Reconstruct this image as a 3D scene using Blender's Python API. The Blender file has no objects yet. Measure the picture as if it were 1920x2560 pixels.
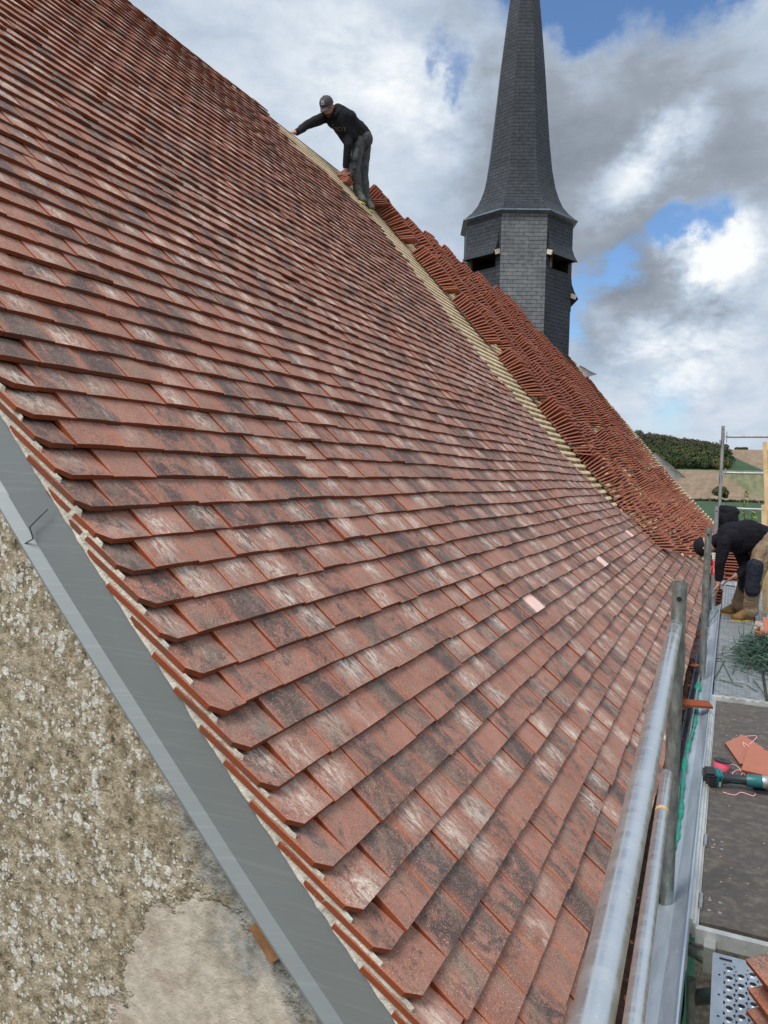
import bpy, bmesh, math, random
import numpy as np
from mathutils import Vector, Matrix, noise
from mathutils.bvhtree import BVHTree
random.seed(7)
rng = random.Random(11)
scene = bpy.context.scene
COL = scene.collection
# ------------------------------------------------------------------ camera
cam_d = bpy.data.cameras.new("camera"); cam = bpy.data.objects.new("camera", cam_d); COL.objects.link(cam)
scene.camera = cam
R = [[0.9085233130193106, 0.042732065390784245, -0.41564330896557644],
     [0.4172055993194412, -0.038231899135802175, 0.9080076044753016],
     [0.022910207264924962, -0.9983547928847277, -0.052562628617398806]]
M = Matrix.Identity(4)
for i in range(3):
    M[i][0] = R[i][0]; M[i][1] = -R[i][1]; M[i][2] = -R[i][2]
cam.matrix_world = M
cam_d.sensor_fit = 'VERTICAL'; cam_d.sensor_height = 36.0; cam_d.lens = 1900 / 2560 * 36.0
cam_d.clip_start = 0.05; cam_d.clip_end = 6000
scene.view_settings.view_transform = 'Standard'; scene.view_settings.look = 'None'
scene.view_settings.exposure = 0.0; scene.view_settings.gamma = 1.0
scene.render.resolution_x = 768; scene.render.resolution_y = 1024
scene.cycles.max_bounces = 6; scene.cycles.diffuse_bounces = 3
scene.cycles.use_denoising = True

# ------------------------------------------------------------------ node helper
class NT:
    def __init__(s, tree): s.t = tree; s.t.nodes.clear()
    def n(s, typ, props=None, **inp):
        nd = s.t.nodes.new(typ)
        for k, v in (props or {}).items(): setattr(nd, k, v)
        for k, v in inp.items():
            key = int(k[1:]) if k[0] == '_' and k[1:].isdigit() else k.replace('__', ' ')
            sock = nd.inputs[key]
            if isinstance(v, bpy.types.NodeSocket): s.t.links.new(v, sock)
            elif isinstance(v, (tuple, list)) and sock.type == 'RGBA' and len(v) == 3: sock.default_value = (*v, 1)
            else: sock.default_value = v
        return nd
    def m(s, op, a, b=0.0, c=0.0, clamp=False):
        nd = s.t.nodes.new('ShaderNodeMath'); nd.operation = op; nd.use_clamp = clamp
        for i, v in enumerate((a, b, c)):
            if isinstance(v, bpy.types.NodeSocket): s.t.links.new(v, nd.inputs[i])
            else: nd.inputs[i].default_value = v
        return nd.outputs[0]
    def vm(s, op, a, b=(0, 0, 0), out=0):
        nd = s.t.nodes.new('ShaderNodeVectorMath'); nd.operation = op
        for i, v in enumerate((a, b)):
            if isinstance(v, bpy.types.NodeSocket): s.t.links.new(v, nd.inputs[i])
            else: nd.inputs[i].default_value = v
        return nd.outputs[out]
    def mix(s, f, a, b, blend='MIX'):
        nd = s.t.nodes.new('ShaderNodeMix'); nd.data_type = 'RGBA'; nd.blend_type = blend
        for k, v in ((0, f), (6, a), (7, b)):
            if isinstance(v, bpy.types.NodeSocket): s.t.links.new(v, nd.inputs[k])
            else: nd.inputs[k].default_value = (*v, 1) if isinstance(v, (tuple, list)) and len(v) == 3 else v
        return nd.outputs[2]
    def ramp(s, f, lo, hi, a=0.0, b=1.0):
        nd = s.t.nodes.new('ShaderNodeMapRange'); nd.interpolation_type = 'SMOOTHSTEP'
        for k, v in enumerate((f, lo, hi, a, b)):
            if isinstance(v, bpy.types.NodeSocket): s.t.links.new(v, nd.inputs[k])
            else: nd.inputs[k].default_value = v
        return nd.outputs[0]
    def noise(s, vec, scale, detail=4, rough=.55, dist=0.0, w=None):
        nd = s.t.nodes.new('ShaderNodeTexNoise')
        s.t.links.new(vec, nd.inputs['Vector'])
        nd.inputs['Scale'].default_value = scale; nd.inputs['Detail'].default_value = detail
        nd.inputs['Roughness'].default_value = rough; nd.inputs['Distortion'].default_value = dist
        return nd.outputs[0]

# ------------------------------------------------------------------ world
SUN_EL, SUN_AZ = math.radians(56), (-0.30, -0.72)
world = bpy.data.worlds.new("World"); scene.world = world; world.use_nodes = True
w = NT(world.node_tree)
d = w.n('ShaderNodeTexCoord').outputs['Generated']
sky = w.n('ShaderNodeTexSky', dict(sky_type='NISHITA', sun_disc=False, sun_elevation=SUN_EL,
          sun_rotation=math.atan2(SUN_AZ[0], SUN_AZ[1]), air_density=1.1, dust_density=0.6, ozone_density=1.6))
skyb = w.n('ShaderNodeBackground', Color=w.mix(1.0, sky.outputs[0], (0.80, 1.0, 1.22), 'MULTIPLY'), Strength=0.125)
def blob(c, wd, amp, vec):
    L = math.sqrt(sum(x * x for x in c)); c = tuple(x / L for x in c)
    dist = w.vm('DISTANCE', vec, c, out=1)
    q = w.m('DIVIDE', dist, wd); q = w.m('MULTIPLY', q, q)
    return w.m('MULTIPLY', w.m('EXPONENT', w.m('MULTIPLY', q, -1.0)), amp)
def addall(l):
    o = l[0]
    for x in l[1:]: o = w.m('ADD', o, x)
    return o
# warp the direction a little so that blobs get ragged edges
wn = w.n('ShaderNodeTexNoise', Scale=5.0, Detail=8.0, Roughness=0.62); w.t.links.new(d, wn.inputs['Vector'])
warp = w.vm('SCALE', w.vm('SUBTRACT', wn.outputs[1], (0.5, 0.5, 0.5))); warp.node.inputs['Scale'].default_value = 0.20
dw = w.vm('ADD', d, warp)
st = w.vm('MULTIPLY', d, (1.0, 1.0, 1.9))
n1 = w.noise(st, 3.2, 10, .56, 0.25)
n2 = w.noise(st, 6.5, 9, .6, 0.3)
holes = addall([blob((-0.20, 0.845, 0.515), .055, .95, dw), blob((-.10, .85, .535), .09, .9, dw), blob((-.04, .86, .50), .05, .5, dw),
                blob((-.305, .845, .465), .03, .36, dw), blob((-.305, .85, .432), .022, .42, dw),
                blob((-.19, .957, .225), .042, .95, dw), blob((-.135, .957, .262), .034, .85, dw), blob((-.075, .955, .292), .028, .75, dw), blob((-.03, .95, .305), .03, .7, dw),
                blob((-.21, .965, .165), .035, .55, dw), blob((-.06, .99, .08), .07, .38, dw)])
cover = w.m('ADD', w.m('MULTIPLY', w.m('SUBTRACT', n1, .5), 1.35), 0.86)
cover = w.ramp(w.m('SUBTRACT', cover, holes), 0.18, 0.62)
# brightness of the clouds
bright = addall([blob((-.045, .965, .268), .030, .85, dw), blob((-.015, .968, .262), .04, .9, dw), blob((-.205, .965, .205), .03, .45, dw), blob((-.10, .98, .160), .05, .62, dw), blob((-.03, .985, .150), .06, .55, dw),
                 blob((-.10, .925, .375), .035, .55, dw), blob((-.135, .93, .352), .05, .45, dw), blob((-.06, .91, .40), .03, .35, dw), blob((-.34, .84, .41), .05, .35, dw),
                 blob((-.40, .80, .455), .07, .3, dw), blob((-.47, .74, .50), .10, .04, dw),
                 blob((.2, -.5, .85), .9, .55, d), blob((-.6, -.6, .5), .7, .3, d)])  # last two: wide bright areas outside the view, added to light the scene
dark = addall([blob((-.24, .89, .37), .09, .40, dw), blob((-.12, .90, .42), .07, .35, dw), blob((-.02, .93, .345), .10, .36, dw), blob((-.13, .945, .29), .07, .28, dw),
               blob((-.12, .97, .205), .055, .38, dw), blob((-.03, .975, .205), .05, .45, dw), blob((-.19, .975, .17), .04, .25, dw), blob((-.06, .99, .118), .045, .30, dw)])
tone = w.m('ADD', w.m('MULTIPLY', w.m('SUBTRACT', n2, .5), .58), 0.53)
n3 = w.noise(st, 16, 9, .62, .2)
bright = w.m('MULTIPLY', bright, w.ramp(w.m('ADD', w.m('MULTIPLY', n3, .6), w.m('MULTIPLY', n2, .4)), .36, .58, .5, 1.08))
tone = w.m('ADD', w.m('ADD', tone, w.m('MULTIPLY', w.m('SUBTRACT', n3, .5), .18)), w.m('SUBTRACT', bright, dark))
cr = w.n('ShaderNodeValToRGB', Fac=tone)
els = cr.color_ramp.elements
els[0].position = 0.0; els[0].color = (.215, .25, .305, 1)
els[1].position = 1.15 if False else 1.0; els[1].color = (.98, 1.0, 1.02, 1)
for p, c in ((.28, (.33, .375, .44, 1)), (.5, (.49, .58, .70, 1)), (.74, (.73, .80, .88, 1))):
    e = els.new(p); e.color = c
cb = w.n('ShaderNodeBackground', Color=cr.outputs[0], Strength=1.0)
ms = w.n('ShaderNodeMixShader', _0=cover, _1=skyb.outputs[0], _2=cb.outputs[0])
w.n('ShaderNodeOutputWorld', Surface=ms.outputs[0])

sun_d = bpy.data.lights.new("sun", 'SUN'); sun_d.energy = 2.8; sun_d.angle = math.radians(25); sun_d.color = (1, .96, .9)
sun = bpy.data.objects.new("sun", sun_d); COL.objects.link(sun)
ca = math.cos(SUN_EL); hn = math.hypot(*SUN_AZ)
sd = Vector((SUN_AZ[0] / hn * ca, SUN_AZ[1] / hn * ca, math.sin(SUN_EL)))
sun.rotation_euler = sd.to_track_quat('Z', 'Y').to_euler(); sun.location = sd * 50

# ------------------------------------------------------------------ materials
MATS = {}
def newmat(name):
    m = bpy.data.materials.new(name); m.use_nodes = True; MATS[name] = m
    return m, NT(m.node_tree)
def finish(t, color, rough=.6, metal=0.0, bump=None, bstr=.3, bdist=.01, spec=None):
    b = t.n('ShaderNodeBsdfPrincipled', Roughness=rough, Metallic=metal)
    for k, v in (('Base Color', color),):
        if isinstance(v, bpy.types.NodeSocket): t.t.links.new(v, b.inputs[k])
        else: b.inputs[k].default_value = (*v, 1)
    if spec is not None: b.inputs['Specular IOR Level'].default_value = spec
    if bump is not None:
        bp = t.n('ShaderNodeBump', Height=bump, Strength=bstr, Distance=bdist)
        t.t.links.new(bp.outputs[0], b.inputs['Normal'])
    t.n('ShaderNodeOutputMaterial', Surface=b.outputs[0])
def simple(name, color, rough=.6, metal=0.0, var=.25, scale=8.0, bstr=.2, bdist=.004, var2=None, coord='Object', detail=5, spec=None):
    m, t = newmat(name)
    p = t.n('ShaderNodeTexCoord').outputs[coord]
    a = t.noise(p, scale, detail, .6); b = t.noise(p, scale * 6, 4, .6)
    f = t.m('ADD', t.m('MULTIPLY', a, .65), t.m('MULTIPLY', b, .35))
    f = t.ramp(f, .3, .7)
    lo = tuple(c * (1 - var) for c in color); hi = tuple(min(1, c * (1 + var)) for c in color)
    if var2: hi = var2
    c = t.mix(f, lo, hi)
    finish(t, c, rough, metal, b, bstr, bdist, spec)
    return m

# roof tiles: fired clay with smoky, chalky and salmon patches; a look of their own per tile
m, t = newmat('tile_face')
uv = t.n('ShaderNodeUVMap').outputs[0]
at = t.n('ShaderNodeAttribute', dict(attribute_name='rnd')); rc = at.outputs['Color']
sx = t.n('ShaderNodeSeparateColor', Color=rc)
r1, r2, r3 = sx.outputs[0], sx.outputs[1], sx.outputs[2]
off = t.vm('SCALE', rc); off.node.inputs['Scale'].default_value = 37.0
p = t.vm('ADD', uv, off)
su = t.n('ShaderNodeSeparateXYZ', Vector=uv)
gr = t.noise(p, 10, 8, .70, .3); fine = t.noise(p, 70, 6, .75)
ed = t.m('ABSOLUTE', t.m('SUBTRACT', su.outputs[0], .5))
wobl = t.m('MULTIPLY', t.m('SUBTRACT', gr, .5), .5)
cen = t.ramp(t.m('ADD', ed, t.m('MULTIPLY', wobl, 1.8)), .56, .20)
base = t.mix(t.ramp(t.noise(p, 7, 5, .6), .3, .7), (.255, .098, .064), (.41, .195, .146))
base = t.mix(t.m('MULTIPLY', r3, .55), base, (.30, .155, .118))
base = t.mix(t.m('MULTIPLY', t.ramp(fine, .42, .66), .35), base, (.44, .20, .14))
# smoky centre
sk = t.n('ShaderNodeMapping', Vector=p, Scale=(1.0, .72, 1.0)); sk.inputs['Rotation'].default_value = (0, 0, .35)
dk = t.m('ADD', t.m('MULTIPLY', t.noise(sk.outputs[0], 15, 10, .78, .8), .82), t.m('MULTIPLY', fine, .18))
dkf = t.ramp(dk, t.m('SUBTRACT', .55, t.m('MULTIPLY', r1, .14)), t.m('SUBTRACT', .67, t.m('MULTIPLY', r1, .13)))
dkf = t.m('MULTIPLY', t.m('MULTIPLY', dkf, t.m('ADD', .5, t.m('MULTIPLY', cen, .5))), .86)
base = t.mix(dkf, base, (.058, .047, .048))
base = t.mix(t.m('MULTIPLY', t.ramp(t.noise(t.vm('ADD', p, (3.1, 8.2, 1.5)), 8, 7, .7), .46, .66), .6), base, (.235, .175, .135))
# chalky dab somewhere on the tile
sv = su.outputs[1]
du = t.m('SUBTRACT', su.outputs[0], t.m('ADD', .3, t.m('MULTIPLY', r1, .4))); dv = t.m('SUBTRACT', t.m('MULTIPLY', sv, 9.0), t.m('ADD', .2, t.m('MULTIPLY', r3, .6)))
dab = t.m('EXPONENT', t.m('MULTIPLY', t.m('ADD', t.m('MULTIPLY', t.m('MULTIPLY', du, du), 9.0), t.m('MULTIPLY', t.m('MULTIPLY', dv, dv), 3.5)), -1.0))
sk2 = t.n('ShaderNodeMapping', Vector=t.vm('ADD', p, (5.3, 1.7, 2.2)), Scale=(1.6, .62, 1.0)); sk2.inputs['Rotation'].default_value = (0, 0, .45)
pl = t.noise(sk2.outputs[0], 19, 10, .80, 1.8)
plf = t.m('MULTIPLY', t.ramp(pl, .43, .60), t.m('MULTIPLY', dab, t.ramp(r2, .38, .95)))
plf = t.m('MAXIMUM', plf, t.m('MULTIPLY', t.ramp(pl, .60, .76), .6))
base = t.mix(t.m('MULTIPLY', plf, .95), base, (.72, .64, .56))
edf = t.m('MULTIPLY', t.ramp(t.m('ADD', ed, t.m('MULTIPLY', wobl, .9)), .38, .54), .5)
base = t.mix(edf, base, (.50, .155, .070))
sp = t.noise(p, 330, 2, .5)
base = t.mix(t.m('MULTIPLY', t.ramp(sp, .62, .68), .7), base, (.66, .57, .48))
sp2 = t.noise(p, 210, 3, .6)
base = t.mix(t.m('MULTIPLY', t.ramp(sp2, .56, .66), .45), base, (.045, .035, .035))
hgt = t.m('ADD', t.m('MULTIPLY', sp, .4), t.m('MULTIPLY', fine, .9))
finish(t, base, .68, 0, hgt, .6, .003, .38)

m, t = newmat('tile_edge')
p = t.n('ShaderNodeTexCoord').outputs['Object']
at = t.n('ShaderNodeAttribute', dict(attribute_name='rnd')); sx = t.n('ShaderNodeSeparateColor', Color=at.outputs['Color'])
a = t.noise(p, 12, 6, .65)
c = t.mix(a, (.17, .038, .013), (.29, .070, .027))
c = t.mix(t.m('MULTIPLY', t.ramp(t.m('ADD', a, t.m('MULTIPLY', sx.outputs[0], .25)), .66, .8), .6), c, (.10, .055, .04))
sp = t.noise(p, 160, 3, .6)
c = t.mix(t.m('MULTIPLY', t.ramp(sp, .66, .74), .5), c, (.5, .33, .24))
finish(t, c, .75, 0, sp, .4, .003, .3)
m, t = newmat('tile_stack_clay')
p = t.n('ShaderNodeTexCoord').outputs['Object']
at = t.n('ShaderNodeAttribute', dict(attribute_name='rnd')); sx = t.n('ShaderNodeSeparateColor', Color=at.outputs['Color'])
a = t.noise(p, 6, 6, .65)
c = t.mix(a, (.30, .090, .050), (.48, .18, .115))
c = t.mix(t.m('MULTIPLY', sx.outputs[0], .65), c, (.36, .165, .13))
sp = t.noise(p, 120, 3, .6)
finish(t, c, .75, 0, sp, .3, .003, .3)

simple('mortar', (.50, .475, .41), .9, var=.22, scale=14, bstr=.7, bdist=.01)
simple('lath_wood', (.60, .47, .29), .75, var=.22, scale=5, bstr=.3, var2=(.78, .66, .46))
simple('rafter_wood', (.55, .38, .16), .8, var=.25, scale=5)
simple('underlay', (.20, .20, .21), .8, var=.3, scale=3)
simple('membrane', (.24, .25, .26), .6, var=.3, scale=6, bstr=.5, bdist=.02)
simple('old_tile_back', (.22, .10, .07), .8, var=.3, scale=2)
simple('dark_void', (.012, .012, .012), .9, var=.2)
simple('fresh_wood', (.62, .44, .22), .75, var=.2, scale=7, var2=(.78, .60, .36))
simple('dark_wood', (.09, .065, .045), .85, var=.3)
simple('fresh_wood_dark', (.24, .12, .05), .8, var=.35, scale=14)
simple('white_wood', (.62, .56, .46), .8, var=.2)
simple('black_plastic', (.018, .02, .024), .4, var=.3, bstr=.1)
simple('teal_plastic', (.012, .13, .14), .38, var=.2, bstr=.05)
simple('grey_metal', (.45, .46, .46), .35, metal=.8, var=.2)
simple('pink_string', (.85, .12, .22), .6, var=.15)
simple('rose_string', (.9, .45, .5), .6, var=.1)
simple('green_net', (.012, .23, .155), .7, var=.3, scale=30, bstr=.5)
simple('green_strap', (.012, .044, .028), .45, var=.5, scale=12, var2=(.06, .13, .09))
simple('rubble_orange', (.42, .15, .07), .85, var=.3)
simple('rubble_dust', (.45, .35, .27), .9, var=.3)
simple('blue_bag', (.03, .15, .30), .4, var=.3, scale=20, var2=(.25, .42, .5))
simple('red_plastic', (.45, .02, .03), .4, var=.2)
simple('sticker_white', (.82, .80, .80), .5, var=.05)
simple('sticker_red', (.55, .015, .03), .5, var=.1)
simple('letter_grey', (.22, .2, .2), .6, var=.1)
simple('letter_pale', (.8, .74, .74), .6, var=.1)
simple('skin', (.42, .215, .15), .5, var=.18, scale=20, bstr=.1)
simple('beard', (.055, .035, .025), .9, var=.3, scale=60)
simple('black_cloth', (.011, .012, .017), .85, var=.5, scale=9, bstr=.8, bdist=.02, spec=.25)
simple('navy_cloth', (.006, .006, .012), .85, var=.5, scale=9, bstr=.8, bdist=.02, spec=.25)
simple('grey_cloth', (.085, .09, .10), .85, var=.45, scale=10, bstr=.8, bdist=.02, spec=.25)
simple('dark_pocket', (.045, .048, .055), .85, var=.4, scale=20, bstr=.6, spec=.25)
simple('khaki_cloth', (.26, .19, .125), .85, var=.32, scale=9, bstr=.8, bdist=.02, spec=.25)
simple('pad_cloth', (.016, .02, .032), .8, var=.6, scale=40, bstr=.6, spec=.25)
simple('cap_cloth', (.075, .07, .078), .85, var=.25, scale=15, bstr=.4, bdist=.01, spec=.25)
simple('suede', (.17, .095, .032), .8, var=.35, scale=25, bstr=.3)
simple('yellow_rubber', (.42, .29, .07), .6, var=.2)
simple('lime_rubber', (.55, .62, .12), .6, var=.2)
simple('dark_shoe', (.06, .064, .055), .7, var=.5, scale=40)
simple('foliage_bush', (.055, .075, .018), .8, var=.45, scale=2)
simple('foliage_plant', (.16, .22, .035), .7, var=.4, scale=9)
simple('bark', (.09, .065, .045), .9, var=.3)
simple('hedge', (.04, .06, .025), .9, var=.4, scale=.3)
simple('stone_wall', (.34, .31, .25), .95, var=.35, scale=1.2, bstr=.8, bdist=.05)
simple('rough_stone', (.30, .27, .22), .95, var=.5, scale=14, bstr=.8, bdist=.03)

def galv(name, base, hi, rough, streak=(1, 1, .12), metal=.75, sc=30):
    m, t = newmat(name)
    p = t.n('ShaderNodeTexCoord').outputs['Object']
    mp = t.n('ShaderNodeMapping', Vector=p, Scale=streak).outputs[0]
    a = t.noise(mp, sc, 6, .65, .4); b = t.noise(p, sc * .35, 4, .6); c2 = t.noise(p, sc * 9, 2, .5)
    c = t.mix(t.ramp(t.m('ADD', t.m('MULTIPLY', a, .6), t.m('MULTIPLY', b, .4)), .33, .68), base, hi)
    c = t.mix(t.m('MULTIPLY', t.ramp(c2, .68, .74), .5), c, tuple(min(1, x * 1.5) for x in hi))
    rr = t.ramp(a, .3, .7, rough - .08, rough + .12)
    b_ = t.n('ShaderNodeBsdfPrincipled', Roughness=rr, Metallic=metal, Base__Color=c)
    bp = t.n('ShaderNodeBump', Height=a, Strength=.12, Distance=.002); t.t.links.new(bp.outputs[0], b_.inputs['Normal'])
    t.n('ShaderNodeOutputMaterial', Surface=b_.outputs[0])
galv('galv_bright', (.60, .635, .665), (.69, .72, .745), .28, (.25, 1.8, .25), .85, 16)
galv('galv_dull', (.12, .135, .13), (.27, .295, .28), .5, (1, 1, .3), .5, 60)
galv('galv_far', (.27, .29, .30), (.45, .48, .50), .45, metal=.6)
galv('alu_frame', (.42, .43, .42), (.60, .62, .61), .5, (1, .4, 1), .5, 12)
galv('dark_tube', (.075, .085, .09), (.17, .185, .19), .5, metal=.5)
galv('zinc_bright', (.46, .54, .63), (.64, .72, .82), .40, (1, .1, 1), .7, 10)
galv('plank_zinc', (.30, .35, .41), (.44, .50, .57), .45, (1, .5, 1), .6, 12)
galv('zinc_gutter', (.14, .18, .24), (.24, .29, .36), .38, (1, .1, 1), .7, 10)
# weathered zinc of the verge flashing
m, t = newmat('zinc_verge')
p = t.n('ShaderNodeTexCoord').outputs['Object']
a = t.noise(t.n('ShaderNodeMapping', Vector=p, Scale=(1, 1, 1)).outputs[0], 2.5, 5, .6, .3)
b = t.noise(t.n('ShaderNodeMapping', Vector=p, Rotation=(0, math.radians(-41), 0), Scale=(1, 1, 30)).outputs[0], 4, 4, .6)
c = t.mix(a, (.19, .215, .225), (.25, .28, .29)); c = t.mix(t.m('MULTIPLY', t.ramp(b, .5, .7), .25), c, (.33, .36, .38))
finish(t, c, .48, .35, b, .05, .002)

# slate
def slate(name, c0, c1, gap):
    m, t = newmat(name)
    uv = t.n('ShaderNodeUVMap').outputs[0]
    wv = t.noise(uv, 3.0, 3, .5)
    u2 = t.vm('ADD', uv, t.n('ShaderNodeCombineXYZ', X=0.0, Y=t.m('MULTIPLY', t.m('SUBTRACT', wv, .5), .02)).outputs[0])
    br = t.n('ShaderNodeTexBrick', dict(offset=.5), Vector=u2, Color1=c0, Color2=c1, Mortar=gap, Scale=1.0)
    br.inputs['Mortar Size'].default_value = .006; br.inputs['Mortar Smooth'].default_value = .2; br.inputs['Bias'].default_value = 0
    br.inputs['Brick Width'].default_value = .215; br.inputs['Row Height'].default_value = .086
    n_ = t.noise(uv, 9, 5, .6); n3 = t.noise(uv, 2.2, 6, .7)
    c = t.mix(t.m('MULTIPLY', t.ramp(n_, .3, .7), .6), br.outputs[0], tuple(x * 1.6 for x in c1)); c = t.mix(t.m('MULTIPLY', t.ramp(t.noise(uv, 1.3, 4, .6), .4, .65), .4), c, tuple(x * .6 for x in c0))
    nn = t.noise(uv, 38, 2, .5)
    c = t.mix(t.m('MULTIPLY', t.m('MULTIPLY', t.ramp(nn, .66, .72), t.ramp(n3, .45, .6)), .55), c, (.33, .34, .33))
    sy = t.n('ShaderNodeSeparateXYZ', Vector=u2)
    fr = t.m('FRACT', t.m('DIVIDE', sy.outputs[1], .086))
    h = t.m('SUBTRACT', t.m('SUBTRACT', 1.0, fr), t.m('MULTIPLY', br.outputs[1], 1.0))
    h = t.m('ADD', h, t.m('MULTIPLY', n_, .25))
    finish(t, c, .58, 0, h, .9, .012, .25)
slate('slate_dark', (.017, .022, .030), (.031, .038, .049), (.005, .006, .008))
slate('slate_sheen', (.098, .110, .120), (.135, .148, .158), (.018, .020, .022))  # same slate made paler: sky reflection on the front face painted into the colour
# lichen covered render of the gable
m, t = newmat('gable_render')
p = t.n('ShaderNodeNewGeometry').outputs['Position']
sxyz = t.n('ShaderNodeSeparateXYZ', Vector=p); X_, Z_ = sxyz.outputs[0], sxyz.outputs[2]
n0 = t.noise(p, 4.5, 6, .62); nA = t.noise(p, 34, 8, .66); nB = t.noise(p, 75, 5, .65); nC = t.noise(p, 9, 5, .6)
c = t.mix(t.ramp(nA, .32, .68), (.17, .14, .09), (.52, .45, .335))
c = t.mix(t.m('MULTIPLY', t.ramp(n0, .52, .70), .6), c, (.115, .092, .06))
c = t.mix(t.m('MULTIPLY', t.ramp(nB, .52, .64), .6), c, (.52, .45, .33))
c = t.mix(t.m('MULTIPLY', t.ramp(t.noise(p, 48, 6, .7), .56, .66), .8), c, (.035, .03, .024))
def lich(sc, thr, wob):
    pw = t.vm('ADD', p, t.vm('SCALE', t.vm('SUBTRACT', t.n('ShaderNodeTexNoise', Vector=p, Scale=55.0, Detail=3.0).outputs[1], (.5, .5, .5))))
    pw.node.inputs[1].links[0].from_node.inputs['Scale'].default_value = wob
    v = t.n('ShaderNodeTexVoronoi', dict(feature='F1'), Vector=pw, Scale=sc, Randomness=1.0)
    rad = t.m('MULTIPLY', t.n('ShaderNodeSeparateColor', Color=v.outputs['Color']).outputs[0], thr)
    rad = t.m('MULTIPLY', rad, t.ramp(nC, .38, .58, .25, 1.0))
    return t.ramp(t.m('SUBTRACT', rad, v.outputs['Distance']), .0, .07)
L1 = lich(36, .60, .020); L2 = lich(90, .72, .012)
lm = t.m('MAXIMUM', L1, L2)
lc = t.mix(t.ramp(nB, .4, .62), (.50, .49, .44), (.80, .80, .76))
c = t.mix(t.m('MULTIPLY', lm, .9), c, lc)
# fresh mortar patch and grey cement patch
dx = t.m('SUBTRACT', X_, -1.03); dz = t.m('SUBTRACT', Z_, -1.27)
edge = t.m('ADD', t.m('MULTIPLY', t.m('SUBTRACT', n0, .5), .30), t.m('MULTIPLY', t.m('SUBTRACT', nC, .5), .12))
rr = t.m('SQRT', t.m('ADD', t.m('POWER', t.m('DIVIDE', dx, .82), 2.0), t.m('POWER', dz, 2.0)))
pf = t.ramp(t.m('ADD', t.m('ADD', t.m('SUBTRACT', .305, rr), edge), t.m('MULTIPLY', t.m('SUBTRACT', nA, .5), .08)), -.014, .014)
pc = t.mix(t.ramp(nA, .3, .7), (.40, .36, .30), (.56, .51, .44)); pc = t.mix(t.m('MULTIPLY', t.ramp(nC, .5, .68), .5), pc, (.30, .22, .17))
pc = t.mix(t.m('MULTIPLY', t.ramp(n0, .55, .7), .5), pc, (.25, .25, .19))
c = t.mix(pf, c, pc)
q1 = t.m('ADD', t.m('MULTIPLY', X_, .739), t.m('MULTIPLY', Z_, .673))      # distance above the verge line
q1 = t.m('ADD', q1, 1.372)
gf = t.m('MULTIPLY', t.ramp(t.m('ADD', t.m('ADD', q1, edge), t.m('MULTIPLY', t.m('SUBTRACT', nA, .5), .10)), -.03, .03), t.m('MULTIPLY', t.ramp(Z_, -.70, -.78), 1.0))
gcl = t.mix(t.ramp(nA, .35, .65), (.17, .165, .15), (.36, .36, .34))
c = t.mix(gf, c, gcl)
h = t.m('ADD', t.m('ADD', t.m('MULTIPLY', nA, 1.0), t.m('MULTIPLY', nB, .25)), t.m('MULTIPLY', lm, .12))
h = t.m('MULTIPLY', h, t.m('SUBTRACT', 1.0, t.m('MULTIPLY', pf, .65)))
finish(t, c, .95, 0, h, .85, .018, .2)
# phenolic plywood
m, t = newmat('phenolic_ply')
p = t.n('ShaderNodeTexCoord').outputs['Object']
a = t.noise(p, 5, 7, .7, .4); b = t.noise(t.n('ShaderNodeMapping', Vector=p, Scale=(1, 1.3, 1), Rotation=(0, 0, .5)).outputs[0], 16, 8, .78); c3 = t.noise(p, 160, 3, .6)
c = t.mix(a, (.036, .031, .030), (.105, .090, .078)); c = t.mix(t.m('MULTIPLY', t.ramp(b, .46, .66), .6), c, (.19, .165, .135))
c = t.mix(t.m('MULTIPLY', t.ramp(t.noise(p, 34, 6, .75), .68, .75), .7), c, (.42, .40, .37))
c = t.mix(t.m('MULTIPLY', t.ramp(c3, .58, .7), .35), c, (.02, .018, .018))
finish(t, c, .6, 0, b, .3, .003)
# steel plank with pressed slots
m, t = newmat('steel_plank')
p = t.n('ShaderNodeTexCoord').outputs['Object']; s3 = t.n('ShaderNodeSeparateXYZ', Vector=p)
cx_ = t.m('DIVIDE', s3.outputs[0], .028); row = t.m('DIVIDE', s3.outputs[1], .05)
row = t.m('ADD', row, t.m('MULTIPLY', t.m('FLOOR', t.m('MODULO', t.m('ABSOLUTE', t.m('FLOOR', cx_)), 2.0)), .5))
fx = t.m('SUBTRACT', t.m('FRACT', cx_), .5); fy = t.m('SUBTRACT', t.m('FRACT', row), .5)
dd = t.m('SQRT', t.m('ADD', t.m('POWER', t.m('MULTIPLY', fx, 1.0), 2.0), t.m('POWER', t.m('MULTIPLY', fy, 2.0), 2.0)))
slot = t.ramp(dd, .36, .28)
a = t.noise(p, 14, 6, .7); b = t.noise(p, 3, 4, .6)
c = t.mix(t.ramp(a, .35, .65), (.20, .225, .235), (.34, .37, .385)); c = t.mix(t.m('MULTIPLY', t.ramp(b, .5, .7), .4), c, (.42, .44, .44))
c = t.mix(t.m('MULTIPLY', slot, .4), c, (.07, .08, .085))
finish(t, c, .5, .45, t.m('SUBTRACT', a, t.m('MULTIPLY', slot, 2.0)), .4, .003)
m, t = newmat('corrugated_deck')
p = t.n('ShaderNodeTexCoord').outputs['Object']; s3 = t.n('ShaderNodeSeparateXYZ', Vector=p)
rb = t.m('SINE', t.m('MULTIPLY', s3.outputs[0], 190.0))
a = t.noise(p, 9, 5, .6)
c = t.mix(t.ramp(a, .3, .7), (.26, .29, .31), (.42, .45, .48)); c = t.mix(t.ramp(rb, .1, .9, 0, .5), c, (.12, .135, .15))
finish(t, c, .45, .5, rb, .6, .004)
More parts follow.
